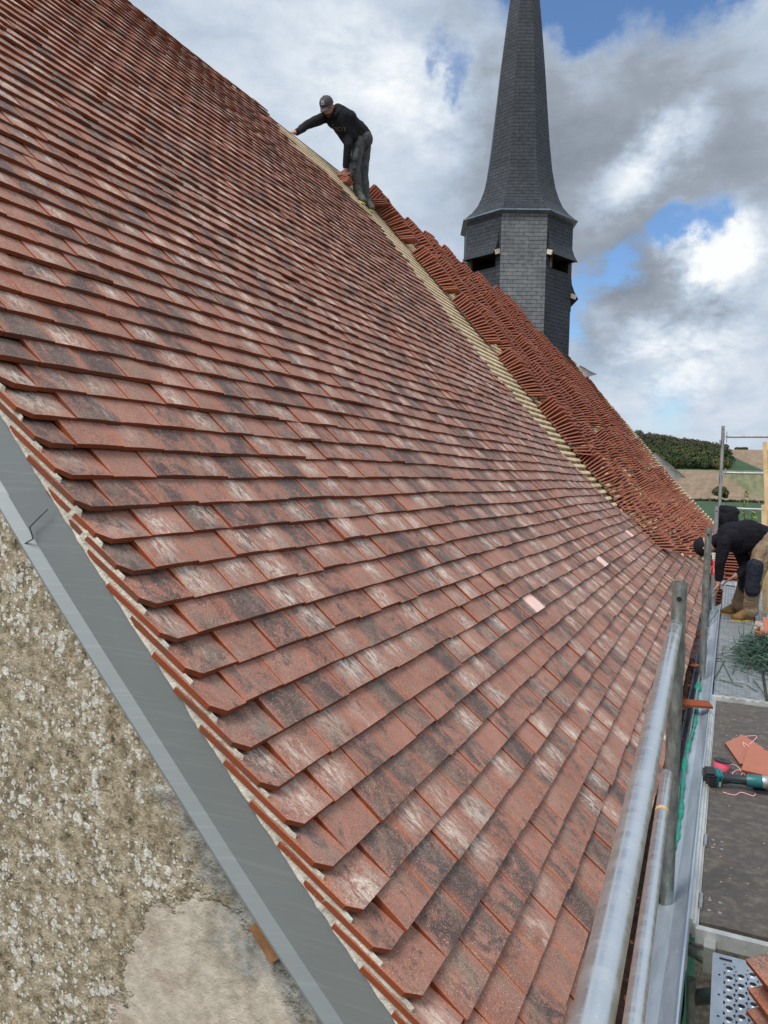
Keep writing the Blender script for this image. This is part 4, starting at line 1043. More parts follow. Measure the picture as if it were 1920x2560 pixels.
# rubble heap and little bags at the right edge
rb_ = thing('rubble_heap', (.37, 7.9, -1.5), 'dusty heap of orange tile rubble behind the green straps', 'rubble heap')
mb = MB(); r = random.Random(8)
for k in range(26):
    a = r.uniform(0, 3.14); s_ = r.uniform(.03, .08); mb.box((.40 + r.uniform(-.10, .12), 8.0 + r.uniform(-.3, .3), -1.485 + r.uniform(0, .10)), (s_, s_ * .8, .014), (Vector((math.cos(a), math.sin(a), .2)).normalized(), Vector((-math.sin(a), math.cos(a), 0)), Vector((-.2, 0, 1)).normalized()))
mb.build('rubble', 'rubble_orange', rb_)
mb = MB()
for k in range(22):
    a = r.uniform(0, 3.14); s_ = r.uniform(.03, .09); mb.box((.38 + r.uniform(-.12, .12), 8.1 + r.uniform(-.3, .3), -1.47 + r.uniform(0, .12)), (s_, s_ * .7, .02), (Vector((math.cos(a), math.sin(a), -.1)).normalized(), Vector((-math.sin(a), math.cos(a), 0)), Vector((.1, 0, 1)).normalized()))
mb.build('dusty_chip', 'rubble_dust', rb_)
mb = MB(); rbox(mb, (.265, 7.62, -1.462), (.07, .08, .062), (Vector((.95, .3, 0)).normalized(), Vector((-.3, .95, 0)).normalized(), Vector((0, 0, 1))), .014)
tag(mb.build('blue_bag', 'blue_bag', smooth=True, auto=60), 'small crumpled blue and pale bag in front of the rubble heap', 'bag')
tl_ = MB(); slab(tl_, Vector((.40, 7.25, -1.40)), Vector((-.1, .5, .6)).normalized(), Vector((1, 0, 0)), Vector((0, -.6, .5)).normalized(), .26, .165, .0135, rnd3(), camb=.004)
tag(tl_.build('leaning_tile', ['tile_stack_clay', 'tile_edge']), 'bright orange tile leaning upright at the right edge above green straps', 'tile')
mb = MB(); rbox(mb, (-.235, 9.36, -1.455), (.09, .12, .05), None, .015); tag(mb.build('blue_glove', 'blue_bag', smooth=True, auto=60), 'small blue object in the gutter left of the worker\'s boots', 'glove')
mb = MB(); rbox(mb, (-.228, 9.16, -1.50), (.07, .10, .05), None, .015); tag(mb.build('red_cap', 'red_plastic', smooth=True, auto=60), 'small red plastic piece just below the blue one in gutter', 'plastic piece')
for k, (p0, p1) in enumerate((((-.27, 9.0, -1.42), (-.15, 8.3, -1.50)), ((-.24, 9.3, -1.38), (-.17, 8.6, -1.5)), ((-.20, 8.2, -1.5), (-.08, 8.9, -1.40)), ((-.27, 8.5, -1.5), (-.16, 8.2, -1.47)))):
    mb = MB(); mb.beam(p0, p1, .009, .002)
    tag(mb.build('loose_strap', 'green_strap'), ['dark strap leaning out of the gutter by the eave corner', 'upper dark strap poking from the gutter below the blue object', 'strap crossing from the gutter to the toe board', 'shortest strap lying low in the gutter'][k], 'strap', 'loose straps in the gutter')
# light wood laths standing at the right edge
for k, (p0, p1, wd, lb) in enumerate((((.455, 9.9, -1.5), (.315, 9.9, .45), .045, 'tallest pale lath leaning against the sky at the right edge'),
      ((.39, 9.55, -1.5), (.325, 9.55, -.27), .05, 'shorter pale lath behind the worker\'s back'), ((.47, 9.75, -1.5), (.37, 9.75, -.33), .05, 'pale lath end just right of the shorter one'), ((.40, 8.9, -1.5), (.44, 8.9, -1.0), .034, 'short yellowish lath foot beside the worker\'s boots'))):
    mb = MB(); mb.beam(p0, p1, wd, .024, up=(0, 1, 0)); tag(mb.build('standing_lath', 'fresh_wood'), lb, 'wooden lath', 'pale wooden laths standing on the deck')
# cut lath ends at the eave corner
for k, (x, y, a) in enumerate(((-.42, 12.35, .5), (-.36, 12.45, -.3), (-.47, 12.2, .9))):
    mb = MB(); O, u, n_ = frame(s_of_x(x), y); mb.beam(O + n_ * .02, O + n_ * .05 + Vector((math.cos(a) * .16, math.sin(a) * .2, .13)), .04, .025)
    tag(mb.build('lath_offcut', 'lath_wood'), ['tilted lath offcut, longest at the eave corner', 'lath offcut pointing right at the eave corner', 'lath offcut leaning up at the eave corner'][k], 'lath offcut', 'cut lath ends by the eave corner')

# ------------------------------------------------------------------ people
def _sphere_pts(c, r_, n=10):
    out = []
    for i in range(n + 1):
        th = math.pi * i / n
        for k in range(n * 2 if 0 < i < n else 1):
            ph = math.pi * k / n; out.append(Vector((c[0] + r_[0] * math.sin(th) * math.cos(ph), c[1] + r_[1] * math.sin(th) * math.sin(ph), c[2] + r_[2] * math.cos(th))))
    return out
def blob_mesh(prims, voxel, cloth=(), amp=.005, freq=11, smooth_it=3):
    """prims: ('c', p0, p1, r0, r1, mat) tapered capsule; ('e', c, (rx,ry,rz), mat, rotation)"""
    bm = bmesh.new()
    for pr in prims:
        b2 = bmesh.new()
        if pr[0] == 'c':
            pts = _sphere_pts(pr[1], (pr[3],) * 3, 8) + _sphere_pts(pr[2], (pr[4],) * 3, 8)
        else:
            pts = _sphere_pts((0, 0, 0), pr[2], 10); q = pr[4] if len(pr) > 4 else Matrix.Identity(3)
            pts = [q @ p_ + Vector(pr[1]) for p_ in pts]
        for p_ in pts: b2.verts.new(p_)
        rres = bmesh.ops.convex_hull(b2, input=b2.verts)
        bmesh.ops.delete(b2, geom=[g for g in rres['geom_interior'] if isinstance(g, bmesh.types.BMVert)], context='VERTS')
        me = bpy.data.meshes.new('q'); b2.to_mesh(me); b2.free(); bm.from_mesh(me); bpy.data.meshes.remove(me)
    me = bpy.data.meshes.new('q'); bm.to_mesh(me); bm.free()
    o = bpy.data.objects.new('q', me); COL.objects.link(o); md = o.modifiers.new('r', 'REMESH'); md.mode = 'VOXEL'; md.voxel_size = voxel; md.use_smooth_shade = True
    sm = o.modifiers.new('s', 'SMOOTH'); sm.iterations = smooth_it; sm.factor = .5
    dg = bpy.context.evaluated_depsgraph_get(); out = bpy.data.meshes.new_from_object(o.evaluated_get(dg)); bpy.data.objects.remove(o); bpy.data.meshes.remove(me)
    # nearest primitive decides the material
    mats = []
    for pr in prims:
        mname = pr[5] if pr[0] == 'c' else pr[3]
        if mname not in mats: mats.append(mname)
    A = np.array([v.co for v in out.vertices]); best = np.full(len(A), 1e9); idx = np.zeros(len(A), int)
    for pr in prims:
        if pr[0] == 'c':
            p0, p1 = np.array(pr[1], float), np.array(pr[2], float); ab = p1 - p0; q = np.clip(((A - p0) @ ab) / max(1e-9, ab @ ab), 0, 1)
            dd = np.linalg.norm(A - (p0 + q[:, None] * ab), axis=1) - (pr[3] + (pr[4] - pr[3]) * q); mi = mats.index(pr[5])
        else:
            c = np.array(pr[1], float); q = np.array(pr[4] if len(pr) > 4 else Matrix.Identity(3)); L = (A - c) @ q; rr_ = np.array(pr[2])
            dd = (np.linalg.norm(L / rr_, axis=1) - 1) * rr_.min(); mi = mats.index(pr[3])
        k = dd < best; best[k] = dd[k]; idx[k] = mi
    for mname in mats: out.materials.append(MATS[mname])
    if cloth:
        nrm = [v.normal.copy() for v in out.vertices]
        for i, v in enumerate(out.vertices):
            if mats[idx[i]] in cloth:
                p_ = v.co; a = noise.noise(p_ * freq) + .5 * noise.noise(p_ * freq * 2.1 + Vector((3, 1, 7)))
                a += .6 * abs(noise.noise(Vector((p_.x * 6, p_.y * 6, p_.z * 22)))) 
                v.co += nrm[i] * (a * amp)
    for p_ in out.polygons:
        ids = [idx[v] for v in p_.vertices]; p_.material_index = max(set(ids), key=ids.count); p_.use_smooth = True
    return out
def body(root, name, prims, voxel=.008, **kw):
    me = blob_mesh(prims, voxel, **kw); me.transform(Matrix.Translation(-WL[root])); me.name = name; return link(name, me, root)
def V3(*a): return Vector(a)
def hand(prims, wrist, fwd, palm_n, side, curl, mat='skin', s_=1.0, spread=.10, thumb=1):
    """wrist position; fwd = along the palm; palm_n = out of the palm; side = towards the little finger"""
    f, n_, sd_ = fwd.normalized(), palm_n.normalized(), side.normalized()
    c1 = wrist + f * .085 * s_
    for k in range(4):
        a = (k - 1.5) * .019 * s_
        prims.append(('c', wrist + sd_ * a * .7 + f * .012, c1 + sd_ * a, .013 * s_, .0115 * s_, mat))
        L = [.036, .042, .039, .030][k] * s_; p = c1 + sd_ * a; dirv = (f + sd_ * (k - 1.5) * spread).normalized()
        rr_ = .0092 * s_
        for j in range(3):
            cu = curl * (j + .6); dv = (dirv * math.cos(cu) + n_ * math.sin(cu)).normalized(); p2 = p + dv * L * (1, .72, .55)[j]
            prims.append(('c', p, p2, rr_, rr_ * .9, mat)); p = p2; rr_ *= .9
    tp = wrist + f * .025 * s_ - sd_ * .024 * s_ * thumb
    t2 = tp + (f * .55 - sd_ * .75 * thumb + n_ * .25).normalized() * .042 * s_; t3 = t2 + (f * .85 - sd_ * .3 * thumb + n_ * .4).normalized() * .032 * s_
    prims.append(('c', wrist + f * .02, tp, .014 * s_, .014 * s_, mat)); prims.append(('c', tp, t2, .0135 * s_, .011 * s_, mat)); prims.append(('c', t2, t3, .011 * s_, .009 * s_, mat))
def shoe(root, heel, toe, up, mat, sole, lace=None, s_=1.0, name='shoe'):
    heel, toe, up = Vector(heel), Vector(toe), Vector(up).normalized(); f = (toe - heel).normalized(); up = (up - f * up.dot(f)).normalized(); sd_ = f.cross(up); L = (toe - heel).length
    pr = [('c', heel + f * .03 + up * .045, heel + f * .08 + up * .05, .040, .040, mat), ('c', heel + f * .06 + up * .095, heel + f * .045 + up * .13, .043, .045, mat),
          ('c', heel + f * .09 + up * .080, toe - f * .085 + up * .045, .047, .045, mat), ('c', toe - f * .09 + up * .036 - sd_ * .010, toe - f * .045 + up * .032 + sd_ * .006, .044, .036, mat)]
    me = blob_mesh(pr, .007, cloth=(mat,), amp=.0025, freq=30); me.transform(Matrix.Translation(-WL[root])); so = link(name, me, root)
    mb = MB(); n = 22; out = []
    for k in range(n):
        a = 2 * math.pi * k / n; q = math.cos(a); wdt = (.036 + .012 * max(0, q) ** .5 if True else 0)
        out.append(heel + f * (L / 2 + q * (L / 2 + .002)) + sd_ * math.sin(a) * (.040 + .010 * q))
    out_b = [p_ - up * .003 for p_ in out]; tp_ = [p_ + up * .012 for p_ in out]
    mb.add(out_b + tp_, [tuple(range(n))[::-1], tuple(range(n, 2 * n))] + [(i, (i + 1) % n, (i + 1) % n + n, i + n) for i in range(n)]); mb.build('sole', sole, so)
    if lace:
        mb = MB()
        for k in range(4):
            c = heel + f * (.095 + .026 * k) + up * (.112 - .012 * k); mb.beam(c - sd_ * .028 - up * .004, c + sd_ * .028 + f * .012, .006, .005, up)
        mb.build('lace', lace, so)
    return so
def cap(root, c, up, fwd, r_, mat, visor_mat=None, vis=.075):
    up, fwd = Vector(up).normalized(), Vector(fwd).normalized(); fwd = (fwd - up * fwd.dot(up)).normalized(); sd_ = up.cross(fwd); c = Vector(c)
    mb = MB(); n, m_ = 24, 8; vs = []
    for j in range(m_ + 1):
        th = (math.pi / 2) * j / m_
        for k in range(n):
            a = 2 * math.pi * k / n; rr_ = r_ * math.sin(th); hh = r_ * 1.06 * math.cos(th) ** .8 if j < m_ else -.012
            vs.append(c + fwd * math.cos(a) * rr_ * 1.12 + sd_ * math.sin(a) * rr_ * .98 + up * hh)
    mb.add(vs, [(j * n + k, j * n + (k + 1) % n, (j + 1) * n + (k + 1) % n, (j + 1) * n + k) for j in range(m_) for k in range(n)])
    mb.tube([c + up * r_ * 1.05, c + up * (r_ * 1.05 + .006)], .008, 10)
    co = mb.build('cap', mat, root, smooth=True)
    mb = MB(); vs = []
    for k in range(13):
        a = -1.05 + 2.1 * k / 12; e = math.cos(a * 1.35)
        p0 = c + fwd * math.cos(a) * r_ * 1.10 + sd_ * math.sin(a) * r_ * .97 - up * .008
        p1 = c + fwd * (math.cos(a) * r_ * 1.10 + vis * max(.05, e)) + sd_ * math.sin(a) * (r_ * .97) - up * (.020 + .022 * math.sin(a) ** 2)
        vs += [p0, p1, p1 - up * .005, p0 - up * .005]
    mb.add(vs, [(4 * k + i, 4 * k + (i + 1) % 4, 4 * k + 4 + (i + 1) % 4, 4 * k + 4 + i) for k in range(12) for i in range(4)]); mb.build('visor', visor_mat or mat, co, smooth=True)
    return co
# ---- the roofer near the ridge
m1 = thing('person', (-4.50, 8.98, 3.42), 'person in black hoodie and grey cap bending by the ridge, one arm stretched out', 'person')
pel = V3(-4.54, 8.96, 4.27); che = V3(-4.69, 8.70, 4.44); nk = V3(-4.765, 8.58, 4.50); hd = V3(-4.786, 8.48, 4.53)
pr = [('e', pel, (.155, .125, .125), 'grey_cloth'), ('c', pel + V3(0, 0, .05), pel + V3(-.04, -.07, .10), .125, .125, 'black_cloth'),
      ('c', pel + V3(-.02, -.05, .06), che, .125, .150, 'black_cloth'), ('c', che + V3(-.10, -.03, .0), che + V3(.08, .03, .01), .105, .105, 'black_cloth'), ('c', che, nk, .12, .075, 'black_cloth'),
      ('c', che + V3(.05, .06, .06), nk + V3(.055, .06, .035), .075, .075, 'black_cloth'), ('c', che + V3(-.01, -.02, -.03), V3(-4.63, 8.80, 4.26), .135, .12, 'black_cloth')]
shl = V3(-4.875, 8.60, 4.46); ell = V3(-4.995, 8.34, 4.27); wrl = V3(-4.985, 8.10, 4.085)
shr = V3(-4.655, 8.78, 4.43); elr = V3(-4.60, 8.70, 4.105); wrr = V3(-4.645, 8.74, 3.875)
pr += [('c', shl, ell, .072, .052, 'black_cloth'), ('c', ell, wrl, .052, .040, 'black_cloth'), ('c', shr, elr, .074, .055, 'black_cloth'), ('c', elr, wrr, .055, .043, 'black_cloth')]
for hp, kn, an in ((V3(-4.545, 8.89, 4.22), V3(-4.565, 8.84, 3.86), V3(-4.56, 8.96, 3.53)), (V3(-4.545, 9.05, 4.22), V3(-4.565, 9.08, 3.88), V3(-4.53, 9.12, 3.53))):
    pr += [('c', hp, kn, .088, .066, 'grey_cloth'), ('c', kn, an, .066, .058, 'grey_cloth'), ('c', an, an + V3(0, 0, .02), .06, .06, 'grey_cloth')]
pr += [('c', V3(-4.53, 8.80, 4.06), V3(-4.535, 8.78, 3.96), .045, .045, 'grey_cloth'), ('c', V3(-4.60, 8.80, 3.88), V3(-4.60, 8.80, 3.80), .05, .045, 'grey_cloth')]
hf = V3(.04, -.62, -.78).normalized(); hu = V3(-.02, -.78, .62).normalized(); hs = hf.cross(hu)        # face looks down, crown towards the viewer
pr += [('e', hd, (.074, .092, .105), 'skin', Matrix((hs, hf, hu)).transposed()), ('c', hd + hf * .03 - hu * .06, hd + hf * .055 - hu * .085, .05, .035, 'beard'), ('c', nk, hd - hu * .04, .055, .055, 'skin'),
       ('c', hd + hf * .092 - hu * .010, hd + hf * .108 - hu * .035, .009, .013, 'skin'), ('c', hd + hs * .076 - hu * .0, hd + hs * .080 - hu * .035, .012, .009, 'skin'), ('c', hd - hs * .076, hd - hs * .080 - hu * .035, .012, .009, 'skin')]
hand(pr, wrl + V3(-.012, -.03, -.012), V3(-.05, -.80, -.30), V3(.2, -.2, -.9), V3(.9, -.05, -.3), .28)
pr += [('c', wrl, wrl + V3(-.012, -.03, -.012), .030, .027, 'skin')]
pr += [('c', wrr, wrr + V3(-.004, .002, -.04), .030, .026, 'skin')]
hand(pr, wrr + V3(-.004, .002, -.035), V3(-.05, .0, -1.0), V3(-.9, .35, -.1), V3(.35, .9, 0), .32)
b1_ = body(m1, 'body', pr, .0075, cloth=('black_cloth', 'grey_cloth'), amp=.006)
for sg in (-1, 1):
    mb = MB(); mb.add(_sphere_pts(hd + hf * .083 + hs * .03 * sg + hu * .012, (.011,) * 3, 6), [], 0)
    c = hd + hf * .083 + hs * .03 * sg + hu * .010; mb = MB(); mb.tube([c - hf * .008, c, c + hf * .006], [.010, .011, .005], 10); mb.build('eye', 'dark_void', m1, smooth=True)
for (c, sz, ax) in ((V3(-4.53, 8.795, 4.10), (.085, .012, .10), None), (V3(-4.56, 8.765, 3.90), (.10, .012, .14), None)):
    mb = MB(); rbox(mb, c, sz, None, .004); mb.build('pocket', 'dark_pocket', m1, smooth=True)
mb = MB(); mb.beam(V3(-4.475, 8.81, 4.14), V3(-4.50, 8.775, 3.70), .006, .004, up=(0, 1, 0)); mb.build('seam', 'dark_pocket', m1)
# hood of the jumper, lying behind the neck
me = blob_mesh([('c', nk + V3(.02, .10, .07), nk + V3(.10, .05, .02), .062, .055, 'black_cloth'), ('c', nk + V3(.09, .03, .0), nk + V3(.06, -.05, -.08), .05, .03, 'black_cloth')], .008, cloth=('black_cloth',), amp=.006); me.transform(Matrix.Translation(-WL[m1])); link('hood', me, m1)
cc_ = cap(m1, hd + hu * .022 - hf * .004, (hu - hf * .10), hf * 1.0 + hu * .12, .089, 'cap_cloth', vis=.078)
cf = (hf * .80 + hu * .62).normalized(); cu_ = (hu - cf * hu.dot(cf)).normalized()
txt_o = hd + hu * .022 + cf * .102 + cu_ * .012
tr_ = cu_.cross(cf) * -1; tr_ = cf.cross(cu_) * -1
text('|k|', .045, cc_, 'letter_pale', txt_o, cu_.cross(cf), cu_); text('m.ank', .02, cc_, 'letter_pale', txt_o - cu_ * .032 + cf * .004, cu_.cross(cf), cu_)
# faint lettering across the chest
cn = V3(-.30, -.86, -.30).normalized(); cup = V3(-.35, -.12, .90); cup = (cup - cn * cup.dot(cn)).normalized(); crt = cup.cross(cn)
q = Matrix.Rotation(-.62, 3, cn); lo_ = che.lerp(pel, .30) + V3(-.015, 0, -.03)
lt_ = text('Zech', .10, m1, 'letter_grey', lo_ + cn * .3, q @ crt, q @ cup, font_shear=.3)
bv = BVHTree.FromObject(b1_, bpy.context.evaluated_depsgraph_get())
for v in lt_.data.vertices:
    hit = bv.ray_cast(v.co, -cn)[0]
    if hit is None: hit = bv.find_nearest(v.co - cn * .3)[0]
    v.co = hit + cn * .003
shoe(m1, (-4.63, 8.95, 3.52), (-4.395, 8.79, 3.385), (.35, 0, .9), 'dark_shoe', 'lime_rubber', 'lime_rubber')
shoe(m1, (-4.59, 9.12, 3.475), (-4.355, 8.96, 3.34), (.35, 0, .9), 'dark_shoe', 'lime_rubber', 'lime_rubber')
# ---- the worker stooping on the deck
m2 = thing('person', (.10, 9.0, -1.5), 'stooping person in black jumper and cap, khaki trousers and tan boots', 'person')
pel = V3(.36, 9.08, -.66); mid = V3(.17, 9.02, -.575); che = V3(.01, 8.95, -.60); nk = V3(-.13, 8.90, -.655); hd = V3(-.245, 8.88, -.72)
pr = [('e', pel, (.155, .175, .15), 'khaki_cloth'), ('c', pel + V3(-.05, 0, .05), mid, .135, .15, 'navy_cloth'), ('c', mid, che, .155, .15, 'navy_cloth'), ('c', che + V3(0, -.12, -.02), che + V3(.04, .16, -.03), .10, .10, 'navy_cloth'), ('c', che, nk, .12, .07, 'navy_cloth'),
      ('c', mid + V3(.02, 0, -.05), che + V3(.06, .02, -.06), .14, .13, 'navy_cloth')]
sa, ea, wa = V3(-.055, 8.76, -.66), V3(-.086, 8.74, -.87), V3(-.092, 8.76, -1.045)
sb, eb, wb = V3(.07, 9.12, -.70), V3(.165, 9.02, -.93), V3(.105, 8.90, -1.005)
pr += [('c', sa, ea, .072, .054, 'navy_cloth'), ('c', ea, wa, .052, .040, 'navy_cloth'), ('c', sb, eb, .075, .062, 'navy_cloth'), ('c', eb, wb, .058, .048, 'navy_cloth')]
for hp, kn, an in ((V3(.33, 8.97, -.72), V3(.245, 8.84, -1.02), V3(.225, 8.95, -1.34)), (V3(.33, 9.18, -.72), V3(.19, 9.16, -1.03), V3(.12, 9.26, -1.34))):
    pr += [('c', hp, kn, .108, .085, 'khaki_cloth'), ('c', kn + V3(0, 0, -.04), an, .084, .076, 'khaki_cloth'), ('c', an, an + V3(.01, 0, -.035), .076, .082, 'khaki_cloth')]
    kd = V3(-.45, -.85, 0).normalized(); pr += [('c', kn + kd * .014 + V3(.01, 0, .12), kn + kd * .012 + V3(-.005, 0, -.12), .084, .079, 'pad_cloth')]
pr += [('c', V3(.30, 8.86, -.74), V3(.27, 8.85, -.86), .055, .055, 'khaki_cloth')]
hu = V3(-.93, -.08, -.25).normalized(); hf = V3(-.25, -.15, -.95).normalized(); hf = (hf - hu * hf.dot(hu)).normalized(); hs = hf.cross(hu)
pr += [('e', hd, (.076, .094, .108), 'skin', Matrix((hs, hf, hu)).transposed()), ('c', hd + hf * .03 - hu * .06, hd + hf * .05 - hu * .08, .052, .038, 'beard'), ('c', nk, hd - hu * .05, .066, .06, 'navy_cloth'),
       ('c', hd + hf * .094 - hu * .01, hd + hf * .11 - hu * .035, .009, .013, 'skin'), ('c', hd + hs * .078, hd + hs * .082 - hu * .035, .012, .009, 'skin'), ('c', hd - hs * .078, hd - hs * .082 - hu * .035, .012, .009, 'skin')]
pr += [('c', wa, wa + V3(-.004, 0, -.05), .033, .028, 'skin'), ('c', wb, wb + V3(-.04, -.02, -.01), .036, .030, 'skin')]
hand(pr, wa + V3(-.004, 0, -.045), V3(-.10, .05, -1), V3(-.95, .1, .05), V3(.1, .95, 0), .38)
hand(pr, wb + V3(-.035, -.015, -.008), V3(-.75, -.15, -.55), V3(-.30, .2, -.9), V3(-.1, -.95, .1), .45, s_=1.05)
body(m2, 'body', pr, .0075, cloth=('navy_cloth', 'khaki_cloth', 'pad_cloth'), amp=.007)
for sg in (-1, 1):
    c = hd + hf * .085 + hs * .03 * sg + hu * .010; mb = MB(); mb.tube([c - hf * .008, c, c + hf * .006], [.010, .011, .005], 10); mb.build('eye', 'dark_void', m2, smooth=True)
c2 = cap(m2, hd + hu * .018, hu, hf, .094, 'black_cloth', vis=.07)
text('Zk', .025, c2, 'letter_pale', hd + hs * (-.102 if hs.y > 0 else .102) + hu * .02 + hf * .02, (.9, 0, .4), (-.4, 0, .9), font_shear=.3)
mb = MB(); mb.add([(.36, 8.83, -.70), (.46, 8.86, -.70), (.46, 8.86, -.73), (.38, 8.83, -.72)], [(0, 1, 2, 3)]); 
shoe(m2, (.255, 8.99, -1.497), (.045, 8.86, -1.497), (0, 0, 1), 'suede', 'yellow_rubber', 'dark_shoe')
shoe(m2, (.155, 9.34, -1.497), (-.065, 9.23, -1.497), (0, 0, 1), 'suede', 'yellow_rubber', 'yellow_rubber')
mb = MB(); mb.beam((-.02, 8.80, -1.115), (.06, 8.86, -1.13), .012, .012); mb.beam((-.11, 8.84, -1.12), (-.02, 8.80, -1.115), .006, .006)
tag(mb.build('cutting_tool', 'dark_tube'), 'thin dark tool held between the stooping worker\'s hands', 'hand tool')
# jacket hung on the sticker post
jk = blob_mesh([('c', V3(-.10, 9.66, -.34), V3(.02, 9.66, -.36), .055, .06, 'black_cloth'), ('c', V3(-.11, 9.66, -.40), V3(-.11, 9.66, -.66), .05, .06, 'black_cloth'), ('c', V3(-.0, 9.66, -.40), V3(.03, 9.66, -.66), .07, .075, 'black_cloth'), ('c', V3(-.05, 9.66, -.42), V3(-.05, 9.66, -.70), .06, .07, 'black_cloth')], .009, cloth=('black_cloth',), amp=.012, freq=8)
tag(link('jacket', jk), 'black jacket hanging behind the sticker post above the stooping worker', 'jacket')

# ------------------------------------------------------------------ low annex roof with stacks beyond the deck end
ax_ = thing('annex', (.3, 14, -9), 'low tiled annex roof loaded with tile stacks behind the stooping worker', 'annex')
mb = MB(); mb.add([(-.75, 12.9, -2.0), (1.4, 12.9, -2.0), (1.4, 14.9, -1.50), (-.75, 14.9, -1.50)], [(0, 1, 2, 3)]); mb.build('roof', 'old_tile_back', ax_)
mb = MB(); mb.box((.325, 13.9, -5.7), (2.0, 1.9, 7.0)); mb.build('wall', 'rough_stone', ax_)
k = 0
for i in range(5):
    for j in range(4):
        x = -.52 + .29 * i + rng.uniform(-.02, .02); y = 12.95 + j * .5 + .1 * (i % 2); z = -1.99 + (y - 12.9) * .25
        o = bpy.data.objects.new('tile_stack', PILES[(i * 3 + j) % 8]); COL.objects.link(o)
        o.matrix_world = Matrix.Translation((x, y, z)) @ Matrix.Rotation(-math.pi / 2 + rng.uniform(-.1, .1), 4, 'Z') @ Matrix.Rotation(math.radians(33), 4, 'Y')
        tag(o, f'tile stack on the annex roof, {ordn(i + 1)} from the left in the {ordn(j + 1)} row back', 'tile stack', 'tile stacks on the annex roof'); k += 1
# ruined stone wall and plants past the far rail
wl = MB(); r = random.Random(3)
for k in range(70):
    x = -.2 + 2.2 * r.random(); z = -2.2 + r.random() * 1.42; s_ = r.uniform(.05, .13)
    rbox(wl, (x, 15.9 + r.uniform(-.04, .04), z), (s_ * 1.5, .2, s_), (Vector((1, 0, r.uniform(-.1, .1))).normalized(), Vector((0, 1, 0)), Vector((0, 0, 1))), .012)
wl.box((.9, 16.05, -5.1), (2.2, .3, 8.4))
tag(wl.build('stone_wall', 'stone_wall'), 'top of an old rubble stone wall below the far rail', 'wall')
def leaves(mb, c, rad, n, size, r, col=None):
    for _ in range(n):
        d_ = Vector((r.gauss(0, 1), r.gauss(0, 1), r.gauss(0, 1))).normalized() * (r.random() ** .4)
        p_ = Vector(c) + Vector((d_.x * rad[0], d_.y * rad[1], d_.z * rad[2])); a = Vector((r.gauss(0, 1), r.gauss(0, 1), r.gauss(0, 1))).normalized(); b = a.orthogonal().normalized(); s_ = size * r.uniform(.6, 1.3)
        mb.add([p_ - a * s_, p_ + b * s_ * .55, p_ + a * s_, p_ - b * s_ * .55], [(0, 1, 2, 3)], 0, None, col or (r.random(), r.random(), r.random()))
def sapling(x, y, z0, h, label, r):
    root = thing('sapling', (x, y, z0), label, 'plant'); mb = MB(); pts = [(x + .03 * math.sin(k), y, z0 + h * k / 6) for k in range(7)]; mb.tube(pts, [.012 - .0012 * k for k in range(7)], 6); mb.build('stem', 'bark', root)
    mb = MB()
    for k in range(7): leaves(mb, (x + r.uniform(-.05, .05), y, z0 + h * (.35 + .65 * k / 6)), (.09 * (1.2 - k / 8), .09, .06), 12, .032, r)
    mb.build('foliage', 'foliage_plant', root)
r = random.Random(31)
sapling(.24, 17.2, -1.3, 1.06, 'tall thin green sapling above the far stone wall', r); sapling(.40, 17.2, -1.3, .72, 'shorter leafy sapling to the right of the thin one', r); sapling(.86, 17.0, -1.3, .72, 'bright green sapling beside the pale laths at the right edge', r)

# ------------------------------------------------------------------ land
def gz(x, y):
    if y < 350: z = -9.0
    elif y < 500: z = -9 + 14.6 * ((y - 350) / 150) ** 1.1
    elif y < 800: z = 5.6 + (y - 500) / 300 * 23.4
    else: z = 29.0 + (y - 800) * .012
    lf_ = max(0.0, (-x - .02 * y) / 100)
    if y > 500: z += min(1, (y - 500) / 300) * min(16, lf_ * 17)
    return z
mb = MB(); ys = [-800, -200, -50, 0, 50, 120, 200, 280] + list(range(340, 840, 10)) + [900, 1200, 2000, 3000, 5000]; xs = [-3000, -1500, -700, -400] + list(range(-300, 301, 20)) + [400, 700, 1500, 3000]
mb.add([(x, y, gz(x, y)) for y in ys for x in xs], [(j * len(xs) + i, j * len(xs) + i + 1, (j + 1) * len(xs) + i + 1, (j + 1) * len(xs) + i) for j in range(len(ys) - 1) for i in range(len(xs) - 1)])
tag(mb.build('ground', 'fields', smooth=True), None, None, None, 'structure')
# wood on the hillside: hundreds of crowns of leaf clumps
mb = MB(); r = random.Random(77)
def crown(x, y, z, rad, nf, col, size):
    for _ in range(nf):
        d_ = Vector((r.gauss(0, 1), r.gauss(0, 1), r.gauss(0, 1) )).normalized(); k_ = 1 + .22 * noise.noise(d_ * 2.2 + Vector((x, y, 0)))
        p_ = Vector((x, y, z)) + Vector((d_.x, d_.y, d_.z * .85)) * rad * k_ * r.uniform(.82, 1.04)
        a = (d_.orthogonal() + Vector((r.gauss(0, .4), r.gauss(0, .4), r.gauss(0, .4)))).normalized(); b = d_.cross(a).normalized(); s_ = size * r.uniform(.6, 1.3)
        cj = (min(1, max(0, col[0] + r.uniform(-.18, .18))), col[1], col[2])
        mb.add([p_ - a * s_, p_ + b * s_, p_ + a * s_, p_ - b * s_], [(0, 1, 2, 3)], 0, None, cj)
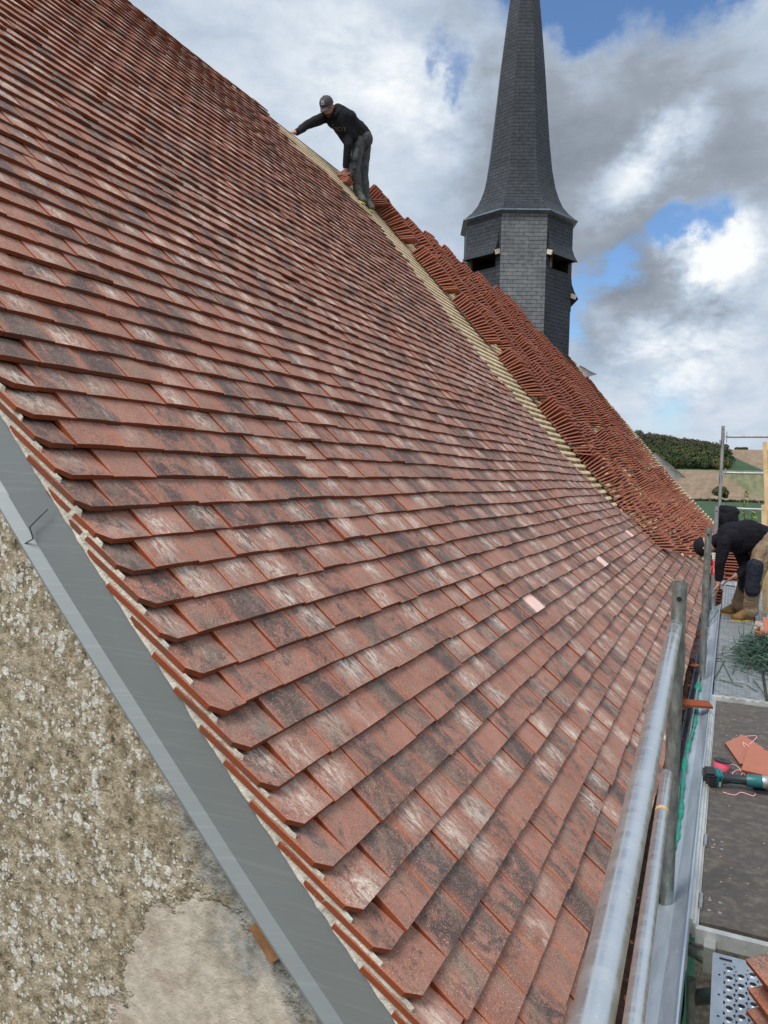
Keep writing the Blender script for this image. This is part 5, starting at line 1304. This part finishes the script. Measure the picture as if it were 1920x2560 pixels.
for k in range(760):
    y = r.uniform(503, 815); x = r.uniform(-.115 * y, -.0135 * y + 4 * math.sin(y * .05))
    if y > 800: x = r.uniform(-.1 * y, .0 * y)
    rad = r.uniform(2.6, 5.0) * (1.0 if y < 760 else .9); v_ = noise.noise(Vector((x * .03, y * .03, 0)))
    col = (max(0, min(1, .5 + v_ * .8 + r.uniform(-.5, .5))), r.random() * (1 if y < 640 else .8), max(0, min(1, (y - 560) / 230 + r.uniform(-.5, .35))))
    crown(x, y, gz(x, y) + rad * .75, rad, 150, col, .62)
tag(mb.build('woodland', 'woods'), 'dark mixed autumn woodland covering the hillside', 'woodland', None, 'stuff')
mb = MB(); r = random.Random(78)
for k in range(16): crown(r.uniform(.0, .013) * 805, 806, gz(0, 806) + 1.0, 1.6, 40, (.3, .2, .6), .8)
tag(mb.build('crest_bushes', 'woods'), 'thin line of dark bushes along the crest of the brown field', 'bushes', None, 'stuff')
# field tree and hedge line
bt_ = thing('field_tree', (-4.5, 338, -9), 'single round olive green tree standing in the hedge line between the fields', 'tree')
mb = MB(); mb.tube([(-4.5, 338, -9.2), (-4.4, 338, -7), (-4.5, 338, -5.2)], [.45, .35, .25], 8); mb.tube([(-4.45, 338, -6.6), (-3.4, 338, -4.8)], [.22, .1], 6); mb.tube([(-4.45, 338, -6.4), (-5.6, 338, -4.9)], [.22, .1], 6); mb.build('trunk', 'bark', bt_)
mb = MB(); r = random.Random(9)
for (a, b, c_, q) in ((-4.5, 338, -4.3, 2.1), (-3.0, 338, -5.2, 1.7), (-6.0, 337.6, -5.0, 1.8), (-4.4, 337, -5.6, 1.9), (-5.4, 338, -3.9, 1.4), (-2.6, 338, -6.6, 1.0), (-3.4, 337.5, -3.9, 1.2)): crown(a, b, c_, q, 260, (.6, .82, .1), .32)
mb.build('crown', 'woods', bt_)
mb = MB(); r = random.Random(10)
for k in range(240):
    x = -45 + k * .55; crown(x, 341 + r.uniform(-.5, .5), -8.9 + r.uniform(0, .4), r.uniform(.5, 1.0), 14, (.1, .3, .5), .4)
tag(mb.build('hedge', 'woods'), 'low dark hedge strip dividing the green and brown fields', 'hedge', None, 'stuff')
mb = MB(); r = random.Random(12); 
bs = thing('garden_bush', (-2.2, 95, -9), 'rounded dark garden bush beyond the end of the tiled roof', 'bush')
leaves(mb, (-2.4, 95, -7.4), (2.6, 1.6, 1.7), 1500, .22, r, (.3, .4, .2)); mb.build('foliage', 'woods', bs)
